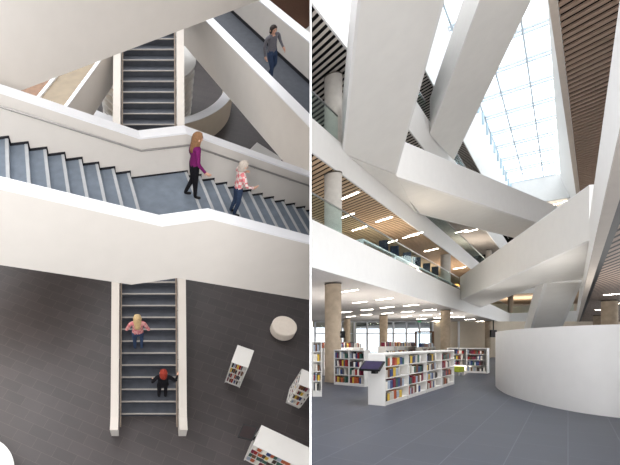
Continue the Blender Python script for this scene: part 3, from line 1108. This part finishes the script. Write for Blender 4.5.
# skylight: bars and panes
sk0, sk1 = at_height(452, 36, ZK), at_height(505, 175.6, ZK)
dL = (k1 - k0).normalized()
pl1 = plan_pt(A4, 0)
BARM = mat('skylight_bars', (205, 214, 222), .5, .3, .03, 4)
gb_ = G()
across = NN
wS = 0
def kline(px, py):
    return at_height(px, py, ZK)
yk = [-62, -20, 17, 48.5, 75, 96.5, 115.5, 131.5, 146.5, 160, 174.5]
for y in yk:
    p = kline(556, y)
    if p.y < 0 or p.y > 70:
        continue
    for off in (0, .5):
        c = p + dL * (off * (p.y / 30))
        e = c + NN * 9.5
        w_ = .07 + .0015 * p.y
        gb_.hexa([(c.x, c.y, ZK - .02), (c.x + dL.x * w_, c.y + dL.y * w_, ZK - .02), (e.x + dL.x * w_, e.y + dL.y * w_, ZK - .02), (e.x, e.y, ZK - .02)],
                 [(c.x, c.y, ZK + .12), (c.x + dL.x * w_, c.y + dL.y * w_, ZK + .12), (e.x + dL.x * w_, e.y + dL.y * w_, ZK + .3), (e.x, e.y, ZK + .12)])
for px in (505, 522, 542.6):
    p = kline(px, 174.5)
    a, b = p - dL * 46, p + dL * 1
    w_ = .10
    n_ = -NN * w_
    gb_.ext([(a.x, a.y, ZK), (b.x, b.y, ZK), (b.x, b.y, ZK + .25), (a.x, a.y, ZK + .25)], n_)
sky = struct('window_2', gb_, BARM, 'long glazed skylight over the atrium')
a, b = kline(560.3, 175), kline(560.3, 175)
pa, pb = b - dL * 50, b + dL * 2
obj('glass_pane', G().ext([(pa.x, pa.y, ZK + .3), (pb.x, pb.y, ZK + .3), (pb.x, pb.y, ZK + .31), (pa.x, pa.y, ZK + .31)], NN * 10), PANE, sky)
# clerestory rail panels under the left skylight edge
POSTB = mat('pale_blue_posts', (178, 200, 212), .4, .4, .05, 4)
gcl = G()
for s in [17 + 1.9 * i for i in range(13)]:
    q = plan_pt(A4, s + 2, -.06)
    gcl.box(q.x, q.x + .18, q.y, q.y + .06, 21.3, 22.45)
tag(obj('wall_fin', gcl, POSTB), 'pale blue fins along the wall under the skylight edge', 'fins')['kind'] = 'structure'

# roofs so that only the skylight opens
struct('ceiling', G().prism([(p.x, p.y) for p in (plan_pt(A4, .02, .3), plan_pt(A4, SE, .3), V((60, 72, 0)), radial(72), radial(15))], 22.5, 22.8), WHITE, 'roof over the long galleries')


# ---- stair flights and bridges through the atrium -----------------------------------
def flight(name, label, cat, L0, R0_, dv, t0, t1, th, hp, cx=None, M=None):
    """sloping flight: soffit edge lines L0 + dv t, R0 + dv t; parapets rise hp above the soffit"""
    dv = V(dv)
    t = thing(name, label, cat, Matrix.Translation(L0))
    o = V(L0)
    l0, l1, r0, r1 = V(L0) + dv * t0 - o, V(L0) + dv * t1 - o, V(R0_) + dv * t0 - o, V(R0_) + dv * t1 - o
    u = V((0, 0, 1))
    side = (r0 - l0)
    side.z = 0
    side.normalize()
    si = side * .149
    obj('soffit', G().hexa([l0 + si, l1 + si, r1 - si, r0 - si], [l0 + si + u * th, l1 + si + u * th, r1 - si + u * th, r0 - si + u * th]), SOFF, t)
    n = max(4, int(abs((l1 - l0).z) / .17))
    sg = G()
    for i in range(n):
        a0, a1 = i / n, (i + 1) / n
        hi = max((l0 + (l1 - l0) * a0).z, (l0 + (l1 - l0) * a1).z) + th
        q = [l0 + (l1 - l0) * a0, l0 + (l1 - l0) * a1, r0 + (r1 - r0) * a1, r0 + (r1 - r0) * a0]
        q = [p_ + (side * .16 if j < 2 else -side * .16) for j, p_ in enumerate(q)]
        sg.hexa([V((p_.x, p_.y, p_.z + th)) for p_ in q], [V((p_.x, p_.y, hi + .02)) for p_ in q])
    obj('steps', sg, TREADD, t)
    for a, b, s in ((l0, l1, side), (r0, r1, -side)):
        p = obj('parapet', G().ext([a + u * .0 - s * .003, b - s * .003, b + u * hp - s * .003, a + u * hp - s * .003], s * .15), WHITE, t)
        obj('coping', G().ext([a + u * hp - s * .004, b + u * hp - s * .004, b + u * (hp + .03) - s * .004, a + u * (hp + .03) - s * .004], s * .16), CAPW, p)
    return t


# A: nearest descending flight, its landing and the bridge that leaves it
ZA = 9.0
LA, RA = at_height(342, 154, ZA), at_height(396, 175, ZA)
dA = V((.379, 1, -.357))
flight('stair_flight', 'broad grey underside of the nearest stair flight descending to the third floor landing', 'stair flight', LA, RA, dA, -11.5, -.06, .3, 1.9)
lb0 = at_height(416.5, 210.8, 9.15)
fB0 = at_height(394, 175.6, ZA)
dB = V((1.564, 1, .076))
bB = thing('bridge', 'white level bridge running from the third floor landing across the atrium', 'bridge', Matrix.Translation(fB0))
o = fB0
bk0 = lb0
tB = 13.5
pl = [LA - o, RA - o, fB0 - o, V((bk0.x, bk0.y, ZA)) - o]
obj('landing', G().ext([pl[0], pl[1], pl[3]], (0, 0, .25)), SOFF, bB)
f0, f1 = V((0, 0, 0)), dB * tB
bb = V((bk0.x - o.x, bk0.y - o.y, 0))
b0, b1 = bb, bb + dB * (tB - 2)
nB0 = V((-dB.y, dB.x, 0)).normalized() * .149
f0, f1, b0, b1 = f0 + nB0, f1 + nB0, b0 - nB0, b1 - nB0
obj('soffit', G().hexa([f0, f1, b1, b0], [f0 + V((0, 0, .25)), f1 + V((0, 0, .25)), b1 + V((0, 0, .25)), b0 + V((0, 0, .25))]), SOFF, bB)
f0, f1, b0, b1 = f0 - nB0, f1 - nB0, b0 + nB0, b1 + nB0
nB = V((-dB.y, dB.x, 0)).normalized()
p = obj('parapet', G().ext([f0 - nB * .003, f1 - nB * .003, f1 - nB * .003 + V((0, 0, 1.66)), f0 - nB * .003 + V((0, 0, 1.66))], nB * .15), WHITE, bB)
obj('coping', G().ext([f0 - nB * .005 + V((0, 0, 1.66)), f1 - nB * .005 + V((0, 0, 1.66)), f1 - nB * .005 + V((0, 0, 1.69)), f0 - nB * .005 + V((0, 0, 1.69))], nB * .16), CAPW, bB)
obj('parapet', G().ext([b0, b1, b1 + V((0, 0, 1.5)), b0 + V((0, 0, 1.5))], -nB * .15), WHITE, bB)

# C: upper parallel flight
ZC2 = 13.6
LC, RC = at(429.5, 136.5, 24.2), at(453.4, 161.5, 27.7)
LC.z = RC.z = ZC2
flight('stair_flight', 'second stair flight higher up, landing on the fourth floor beside the skylight', 'stair flight', LC, RC, (.381, 1, -.281), -10.8, -.05, .3, 2.0)

# D: big level bridge at second floor height
ZD = 4.8
D0, D1 = at_height(589.3, 240, ZD), at_height(460, 300, ZD)
D2, D3 = at_height(481, 307.5, ZD), at_height(544, 283, ZD)
dD = (D1 - D0).normalized()
nD = V((dD.y, -dD.x, 0))
off = (D3 - D0).dot(nD)
D4 = at_height(584, 279.5, ZD)
bD = thing('bridge', 'big white bridge at second floor height crossing above the curved wall', 'bridge', Matrix.Translation(D0))
o = D0
u = V((0, 0, 1))
bk2 = D2
obj('soffit', G().ext([D0 - o + nD * .149, D1 - o + nD * .149, bk2 - o - nD * .152, D3 - o - nD * .152, D4 - o], u * .3), SOFF, bD)
p = obj('parapet', G().ext([V() - nD * .003, D1 - o - nD * .003, D1 - o + u * 1.68 - nD * .003, u * 1.68 - nD * .003], nD * .15), WHITE, bD)
obj('coping', G().ext([u * 1.68 - nD * .006, D1 - o + u * 1.68 - nD * .006, D1 - o + u * 1.71 - nD * .006, u * 1.71 - nD * .006], nD * .165), CAPW, p)
obj('parapet', G().ext([D3 - o, bk2 - o, bk2 - o + u * 1.3, D3 - o + u * 1.3], -nD * .15), WHITE, bD)

# E: flight going down from that bridge behind the curved wall
LE, RE_ = D3 + V((0, 0, 0)), at_height(582.6, 281.6, ZD)
RE_.z = LE.z
flight('stair_flight', 'stair flight going down from the big bridge to behind the curved wall', 'stair flight', LE, RE_, (.76, 1, -.47), .02, 9.6, .3, 1.55)

# ---- curved white wall ---------------------------------------------------------------
base = [(626, 418.6), (620, 418), (598, 415.3), (576, 412), (547.7, 406.4), (524.5, 400.3), (508, 394.8), (501, 391), (497, 388), (495.6, 385)]
pts = [at(x, y, 672 / (y - 343)) for x, y in base]
pts = [V((10.9, 5.6, 0)), V((10.5, 7.2, 0)), V((10.3, 8.2, 0))] + [V((p.x, p.y, 0)) for p in pts[1:]]


def smooth_path(ps, n=6):
    out = []
    for i in range(len(ps) - 1):
        p0, p1, p2, p3 = ps[max(i - 1, 0)], ps[i], ps[i + 1], ps[min(i + 2, len(ps) - 1)]
        for k in range(n):
            t = k / n
            out.append(.5 * ((2 * p1) + (p2 - p0) * t + (2 * p0 - 5 * p1 + 4 * p2 - p3) * t * t + (3 * p1 - p0 - 3 * p2 + p3) * t ** 3))
    out.append(ps[-1])
    return out


tail = [V((14.0, 16.7, 0)), V((15.6, 17.4, 0)), V((17.6, 17.2, 0))]
path = smooth_path(pts + tail, 5)
gcw = G()
nrm = []
for i, p in enumerate(path):
    t = (path[min(i + 1, len(path) - 1)] - path[max(i - 1, 0)]).normalized()
    nrm.append(V((t.y, -t.x, 0)))
vs, fs = [], []
for p, n in zip(path, nrm):
    q = p + n * .16
    vs += [(p.x, p.y, 0), (q.x, q.y, 0), (q.x, q.y, 2.0), (p.x, p.y, 2.0)]
for i in range(len(path) - 1):
    for j in range(4):
        fs.append((i * 4 + j, i * 4 + (j + 1) % 4, i * 4 + 4 + (j + 1) % 4, i * 4 + 4 + j))
fs += [(0, 1, 2, 3), (len(vs) - 4, len(vs) - 3, len(vs) - 2, len(vs) - 1)]
cwl = thing('curved_wall', 'low curved white wall standing on the lobby floor', 'curved wall', Matrix.Translation((0, 0, 0)))
cwl['kind'] = 'structure'
obj('wall_body', gcw.add(vs, fs), WHITE, cwl, smooth=True)


# ---- columns ---------------------------------------------------------------------------
def column(px, d, z0, z1, r, label, m=CONC):
    x = (px - PX) / F * d
    t = thing('column', label, 'column', T((x, d, z0)), 'round concrete columns')
    t['kind'] = 'thing'
    obj('shaft', G().lathe([(r, 0), (r, z1 - z0 - .07)], 32), m, t, smooth=True)
    obj('collar', G().lathe([(r * 1.04, z1 - z0 - .07), (r * 1.04, z1 - z0 - .02)], 32), mat('dark_collar', (92, 84, 76), .7, .2, .2, 6), t, smooth=True)


del o
CPALE = mat('pale_concrete', (196, 190, 182), .8, .15, .08, 4)
column(333, 17.2, 0, 4.06, .31, 'thick concrete column on the ground floor next to the partition')
column(333, 16.1, 5.39, 8.1, .31, 'concrete column behind glass on the second floor next to the partition', CPALE)
column(333.3, 16.8, 9.3, 12.28, .33, 'pale column behind glass on the third floor next to the partition', CPALE)
column(383.5, 37, 0, 4.06, .32, 'slender concrete column behind the low bookcase on the ground floor')
column(347, 42.0, 0, 4.06, .30, 'far slim concrete column by the ground floor windows')
column(445.5, 31.0, 0, 4.06, .30, 'ground floor concrete column beyond the end of the low bookcase')
column(445.5, 31.0, 5.39, 8.16, .31, 'second floor column behind the row of dark chairs', CPALE)
column(488, 46.0, 0, 4.06, .27, 'far ground floor column by the hanging screen')
column(488.8, 48, 9.3, 12.26, .29, 'small far column behind glass on the third floor', CPALE)
column(510.5, 57.0, 5.39, 8.16, .30, 'far warm brown column on the second floor across the atrium')
xr = (609.5 - PX) / F * 23.4
column(609.5, 23.4, 0, 3.99, .33, 'concrete column under the brown slatted ceiling past the curved wall')
column(598.5, 36.0, 0, 3.99, .33, 'farther concrete column under the brown slatted ceiling')


# ---- ceiling lights ----------------------------------------------------------------------
def light_bar(px, py, z, ln, label, group, ang=None):
    p = at_height(px, py, z)
    if p.x < KR * p.y + .5:
        return
    t = thing('ceiling_light', label, 'ceiling light', T((p.x, p.y, z), sl_ang if ang is None else ang), group)
    obj('housing', G().box(-ln / 2 - .03, ln / 2 + .03, -.09, .09, .0, .06), CAPW, t)
    obj('diffuser', G().box(-ln / 2, ln / 2, -.055, .055, -.012, 0), LED, t)


GL = [(349, 291), (319.5, 294.8), (384.3, 299), (359.6, 302.3), (387, 307.4), (367, 309.8), (316, 307.5), (411, 305.3), (407.6, 311.8), (429.5, 310),
      (425.9, 315), (387.3, 313.3), (346.3, 312), (366.5, 314.7), (350.8, 316.5), (406.5, 316.5), (421.3, 319), (434.7, 321.2), (439.2, 317.7), (446, 313.3), (453.5, 316.8),
      (459, 317.0), (469.8, 319.4), (461.8, 322.3), (479, 321.3), (454.5, 324.8), (463.3, 325.2), (472.9, 324.3), (479.7, 325.6)]
rows = sorted(GL, key=lambda q: q[1])
for i, (x, y) in enumerate(GL):
    rk = rows.index((x, y))
    where = '%s from the near end' % (ORD[rk] if rk < 20 else 'twenty-' + ORD[rk - 20])
    light_bar(x, y, 4.04, 1.0, 'linear ceiling light of the ground floor ceiling, ' + where, 'ground floor ceiling lights')
L2 = [(349.5, 195.8), (319.8, 210.5), (322, 202.3), (384, 219.5), (359.4, 228.5), (346.3, 216.2), (415, 234.2), (410.5, 236.2), (431.1, 250), (459.4, 268), (390.5, 241.9)]
rows = sorted(L2, key=lambda q: q[1])
for x, y in L2:
    light_bar(x, y, 8.08, .95, 'linear light set in the tan second floor ceiling, %s from the near end' % ORD[rows.index((x, y))], 'second floor ceiling lights')
L3 = [(471, 230.8), (461.5, 231.5)]
for i, (x, y) in enumerate(L3):
    light_bar(x, y, 12.28, 1.1, 'linear light high over the third floor glass, %s' % ('beside the small far column', 'closer to the partition')[i], 'third floor ceiling lights')
for i, (x, y) in enumerate(((616.5, 294), (604, 309.5), (618, 303.5))):
    light_bar(x, y, 3.975, .9, 'linear light under the brown slatted side ceiling, %s' % ('the nearest', 'the farthest', 'in the middle')[i], 'side lobby ceiling lights')
for i, (x, y) in enumerate(((556, 204), (570, 200))):
    light_bar(x, y, 19.3, 1.3, 'small linear light beneath the skylight end wall, %s' % ('by the bridge', 'by the brown soffit')[i], 'lights under the skylight end')

# ---- second floor furniture ----------------------------------------------------------------
NAVY = mat('navy_fabric', (34, 42, 58), .8, .2, .15, 20)
angE = math.atan2(EN.y, EN.x)
chairs = [(383.5, 245), (394.5, 250.6), (407, 257), (416.8, 262), (426.5, 268), (435, 271.3)]
for i, (px, py) in enumerate(chairs):
    n_off = .75
    o_ = plan_pt(A2, 0, n_off)
    kx = (px - PX) / F
    s = (kx * o_.y - o_.x) / (E1.x - kx)
    p = o_ + E1 * s
    zt = EYE + (PY - py + 4.8) / F * p.y
    t = thing('chair', 'dark navy high backed chair behind the glass, %s of six from the partition' % ORD[i], 'chair', T((p.x, p.y, 5.39), -.5), 'navy chairs on the second floor')
    hh = zt - 5.39
    obj('backrest', G().box(-.2, .2, -.06, .02, hh - .62, hh), NAVY, t, bevel=.05)
    obj('seat', G().box(-.2, .2, 0, .45, hh - .75, hh - .65), NAVY, t, bevel=.03)
    for sx in (-.16, .16):
        for sy in (0.02, .44):
            obj('leg', G().tube([(sx, sy, 0), (sx * .95, sy, hh - .74)], .02, 6), STEEL, t)
ctr = thing('counter_ledge', 'low white framed ledge along the second floor edge in front of the navy chairs', 'ledge', T((A2.x, A2.y, 5.51), angE))
sA_, sB_ = 3.6 * 1.42, 19.3 * 1.42
obj('ledge_top', G().box(sA_, sB_, .16, .45, .26, .32), CAPW, ctr)
obj('ledge_panel', G().box(sA_, sB_, .30, .33, .0, .26), WOOD, ctr)
for i in range(6):
    x = sA_ + (sB_ - sA_ - .1) * i / 5
    obj('ledge_post', G().box(x, x + .1, .18, .40, 0, .26), CAPW, ctr)
lp = at(455.3, 287, 34.5)
t = thing('table_lamp', 'glowing orange table lamp at the end of the second floor gallery', 'lamp', T((lp.x, lp.y, 5.39)))
hz = lp.z - 5.39
obj('lamp_shade', G().lathe([(.22, hz - .2), (.30, hz - .05), (.26, hz + .15), (.16, hz + .22)], 24), mat('amber_shade', (255, 176, 84), .6, .2, .0, emit=2.2), t, smooth=True)
obj('stem', G().tube([(0, 0, 0), (0, 0, hz - .2)], .03), STEEL, t)
obj('base', G().lathe([(.2, 0), (.2, .04), (.05, .06)], 20), STEEL, t)

# ---- lobby bookcases -------------------------------------------------------------------------
c0_ = at(385, 406.2, 672 / 63.2)
c0_.z = 0
c1_ = at(454.2, 384.2, 672 / 41.2)
LEN = (V((c1_.x, c1_.y, 0)) - c0_).length
rz1 = math.atan2(c1_.y - c0_.y, c1_.x - c0_.x)
M1 = T(c0_, rz1)
b1 = bookcase(M1, 'long low white bookcase of four bays with a sloped dark screen on its end panel', LEN, .40, 1.33, 4, 4, nper=9, where='the long lobby bookcase', fill=.8, t=.05)
sg = G().hexa([(-.46, -.02, .90), (-.06, -.02, 1.10), (-.06, .46, 1.10), (-.46, .46, .90)], [(-.475, -.02, .94), (-.075, -.02, 1.14), (-.075, .46, 1.14), (-.475, .46, .94)])
PURPS = mat('purple_screen', (34, 24, 58), .4, .3, .3, 6, emit=.1)
so = obj('display_screen', sg, BLACK, b1)
obj('glass_face', G().hexa([(-.455, .02, .951), (-.095, .02, 1.131), (-.095, .42, 1.131), (-.455, .42, .951)], [(-.457, .02, .954), (-.097, .02, 1.134), (-.097, .42, 1.134), (-.457, .42, .954)]), PURPS, so)
obj('bracket', G().box(-.2, 0, .16, .26, .82, 1.0), BLACK, b1)

u2 = V((.6, -.8, 0))
p2 = V((7.17, 16.2, 0))
M2 = T(p2, math.atan2(u2.y, u2.x))
bookcase(M2, 'white two bay bookcase beside the thick column on the ground floor', 1.17, .42, 1.34, 2, 4, nper=8, where='the two bay bookcase by the column', fill=.9, t=.035)
M3 = T((KR * 12.5 + .04, 12.5, 0), 0)
bookcase(M3, 'tall narrow white bookcase standing against the partition', (321.5 - 312.2) / F * 12.5, .3, 1.64, 1, 5, plinth=.16, nper=4, where='the tall narrow bookcase', fill=.95, t=.025)
q4 = at(487.5, 373.6, 22.0)
q4.z = 0
p4 = q4 + V((-EN.y, EN.x, 0)) * 1.75
M4 = T(p4, math.atan2(q4.y - p4.y, q4.x - p4.x))
bookcase(M4, 'white double sided bookcase near the far ground floor column and the hanging screen', 1.75, .7, 1.33, 2, 4, nper=6, where='', books=False, t=.04)


def book_mass(name, M, runs, label):
    """a run of far books: one object (kind stuff)"""
    groups = {}
    for (x0, x1, y, z, h, w, d) in runs:
        x = x0
        while x < x1:
            ww = w * random.uniform(.7, 1.2)
            groups.setdefault(random.randrange(len(PAL)), []).append((x, x + ww * .92, y, y + d, z, z + h * random.uniform(.65, 1)))
            x += ww
    me = bpy.data.meshes.new(name)
    vs, fs, mi = [], [], []
    for ci, bx in groups.items():
        for b in bx:
            g = G().box(*b)
            o0 = len(vs)
            vs += g.v
            fs += [tuple(i + o0 for i in f) for f in g.f]
            mi += [ci] * len(g.f)
    me.from_pydata(vs, [], fs)
    for m in BM:
        me.materials.append(m)
    for p, i in zip(me.polygons, mi):
        p.material_index = i
    o = bpy.data.objects.new(name, me)
    COL.objects.link(o)
    o.matrix_world = M
    tag(o, label, 'books', None, 'stuff')
    return o


runs = []
rh = (1.33 - .04 - .08) / 4
for k in range(4):
    for b in range(2):
        xa = .05 + b * .855
        runs.append((xa, xa + .74 * random.uniform(.75, 1), .03, .103 + k * rh, rh * .8, .07, .22))
book_mass('far_books', M4, runs, 'rows of books in the far double sided bookcase')

# low shelving farther back, books standing on top
far = [((8.6, 20.5), (12.6, 24.5), 1.35, 'long low white shelf behind the four bay bookcase, close to the thick column'), ((15.0, 26.5), (20.5, 32.0), 1.38, 'far low white shelf between the two slim ground floor columns'),
       ((19.9, 30.4), (22.8, 33.3), 1.30, 'far white shelf beyond the green chair')]
for (xa, ya), (xb, yb), h, lab in far:
    p, q = V((xa, ya, 0)), V((xb, yb, 0))
    L = (q - p).length
    M = T(p, math.atan2(yb - ya, xb - xa))
    t = thing('low_shelf', lab, 'shelf', M)
    obj('top_panel', G().box(0, L, 0, .45, h - .04, h), SHELFW, t)
    for x in (0, L * .33, L * .66, L - .05):
        obj('side_panel', G().box(x, x + .05, .0, .45, 0, h - .04), SHELFW, t)
    obj('back_panel', G().box(.05, L - .05, .2, .24, 0, h - .04), SHELFW, t)
    for z in (.1, .45, .8):
        obj('shelf', G().box(.05, L - .05, .02, .2, z, z + .03), SHELFW, t)
    book_mass('far_books', M, [(0.1, L - .2, .1, h + .001, .30, .16, .2)] + [(xs_ + .07, xs_ + L * .33 - .17, .03, z + .032, .28, .12, .15) for z in (.1, .45, .8) for xs_ in (0, L * .33, L * .66)], 'books standing on and in the ' + lab.split(' white ')[1].replace('long ', ''))

# green chair
gp = at(455, 375.5, 672 / 32.5)
t = thing('armchair', 'lime green chair beyond the end of the long low bookcase', 'chair', T((gp.x, gp.y, 0), .6))
LIME = mat('lime_fabric', (150, 160, 52), .8, .2, .08, 20)
obj('seat', G().box(-.3, .3, -.3, .3, .18, .46), LIME, t, bevel=.04)
obj('backrest', G().box(-.3, .3, .22, .34, .46, .86), LIME, t, bevel=.04)
for sx in (-.25, .25):
    for sy in (-.25, .25):
        obj('leg', G().tube([(sx, sy, 0), (sx, sy, .18)], .025, 6), STEEL, t)
# hanging screen
hp = at(493.4, 333.6, 45.5)
t = thing('hanging_screen', 'black screen hanging on a pole from the ceiling by the curved wall', 'screen', T((hp.x, hp.y, hp.z), .3))
obj('screen_housing', G().box(-.45, .45, -.06, .06, -.4, .4), BLACK, t, bevel=.02)
obj('screen_face', G().box(-.41, .41, -.065, -.06, -.35, .35), SCREEN, t)
obj('pole', G().tube([(0, 0, .4), (0, 0, 4.05 - hp.z)], .05, 8), BLACK, t)
sp = at(342.3, 334.5, 15.9)
t = thing('loudspeaker', 'small black loudspeaker fixed to the thick ground floor column', 'loudspeaker', T((sp.x, sp.y, sp.z)))
obj('cabinet', G().box(-.05, .07, -.08, .08, -.13, .13), BLACK, t, bevel=.01)
obj('bracket', G().box(-.08, -.05, -.03, .03, -.04, .04), STEEL, t)
# exit sign
ex = at(419.5, 321.5, 40)
t = thing('exit_sign', 'small green exit sign hanging under the ground floor ceiling', 'sign', T((ex.x, ex.y, ex.z)))
obj('sign_face', G().box(-.16, .16, 0, .04, -.08, .08), mat('exit_green', (64, 130, 92), .5, .2, 0, emit=.15), t)
obj('sign_rod', G().tube([(0, .02, .1), (0, .02, 4.05 - ex.z)], .015, 6), STEEL, t)

clip_to_partition(KR, -1)
for o_ in sc.objects:
    if 'done' in o_:
        del o_['done']

# ================================================================== LIGHT
w = bpy.data.worlds.new('daylight')
sc.world = w
w.use_nodes = True
nt = w.node_tree
bg = nt.nodes['Background']
tc = nt.nodes.new('ShaderNodeTexCoord')
sx = nt.nodes.new('ShaderNodeSeparateXYZ')
nt.links.new(tc.outputs['Generated'], sx.inputs['Vector'])


def ramp(src, a, b, lo, hi):
    m = nt.nodes.new('ShaderNodeMapRange')
    m.interpolation_type = 'SMOOTHSTEP'
    for k_, v_ in (('From Min', a), ('From Max', b), ('To Min', lo), ('To Max', hi)):
        m.inputs[k_].default_value = v_
    nt.links.new(src, m.inputs['Value'])
    return m.outputs['Result']


def maths(op, a, b):
    m = nt.nodes.new('ShaderNodeMath')
    m.operation = op
    nt.links.new(a, m.inputs[0])
    nt.links.new(b, m.inputs[1])
    return m.outputs[0]


# overcast sky: brighter towards the zenith and towards the lobby's side, shaped as fill
zen = ramp(sx.outputs['Z'], .5, .95, 0.0, 7.0)
side_ = ramp(sx.outputs['X'], .4, .85, 0.0, 3.9)
low = ramp(sx.outputs['Z'], -.4, .1, .45, 1.0)
left_ = ramp(sx.outputs['Z'], -.6, .3, .27, .62)
back_ = ramp(sx.outputs['Y'], .25, .6, 0.0, 1.1)
tot = maths('ADD', maths('ADD', zen, back_), maths('ADD', left_, maths('MULTIPLY', side_, low)))
bg.inputs['Color'].default_value = (.98, 1.0, 1.03, 1)
nt.links.new(tot, bg.inputs['Strength'])


def area(name, loc, target, size, energy, color):
    l = bpy.data.lights.new(name, 'AREA')
    l.shape = 'RECTANGLE'
    l.size, l.size_y = size
    l.energy, l.color = energy, color
    o = bpy.data.objects.new(name, l)
    COL.objects.link(o)
    o.location = loc
    o.rotation_euler = (V(target) - V(loc)).to_track_quat('-Z', 'Y').to_euler()
    return o


# added upward fill lights: inside the curved wall, between low shelves, on gallery floors
area('enclosure_fill', (17.5, 14.6, .25), (17.5, 14.6, 9), (5.5, 3.0), 230, (1.0, .97, .93))
ll = ML @ V((-1.0, -3.5, 14.2))
lt = ML @ V((-1.0, 20, 8.5))
area('hall_fill', ll, lt, (6, 4), 1500, (1.0, .985, .97))  # added fill from behind the camera for the stair hall's white faces
ll = ML @ V((-8.5, 6.0, 3.2))
lt = ML @ V((-6.5, 8.5, 0))
area('warm_lamp', ll, lt, (1.5, 1.5), 130, (1.0, .66, .34))
area('shelf_fill', (16.5, 24.0, .3), (16.5, 24, 5), (6, 2), 200, (1.0, .96, .90))  # added fill, no fitting here, brightens the ground floor ceiling
area('shelf_fill', (24.5, 37.5, .3), (24.5, 37.5, 5), (8, 5), 330, (1.0, .96, .90))
area('gallery_fill', (13.5, 23.2, 5.46), (13.5, 23.2, 8), (3, 2), 130, (1.0, .88, .74))  # added unseen fill on the gallery floors, brightens their soffits
area('gallery_fill', (24.0, 36.0, 5.46), (24, 36, 8), (5, 3), 260, (1.0, .86, .72))
area('gallery_fill', (33.0, 43.5, 9.22), (33, 43.5, 12), (6, 3), 420, (1.0, .9, .8))
area('gallery_fill', (54.0, 60.5, 5.56), (54, 60.5, 8), (6, 4), 420, (1.0, .88, .74))
area('gallery_fill', (50.0, 57, 9.3), (50, 57, 12), (6, 4), 500, (1.0, .92, .82))
area('shelf_fill', (10.5, 21.5, .3), (10.5, 21.5, 5), (3, 2), 170, (1.0, .96, .90))

sc.view_settings.view_transform = 'Standard'
sc.view_settings.look = 'None'
sc.view_settings.exposure = 0.08
sc.view_settings.gamma = 1.0
sc.view_settings.use_curve_mapping = False
sc.cycles.max_bounces = 14
sc.cycles.diffuse_bounces = 12
sc.cycles.transparent_max_bounces = 16
sc.cycles.use_denoising = True
print('books', NB[0])
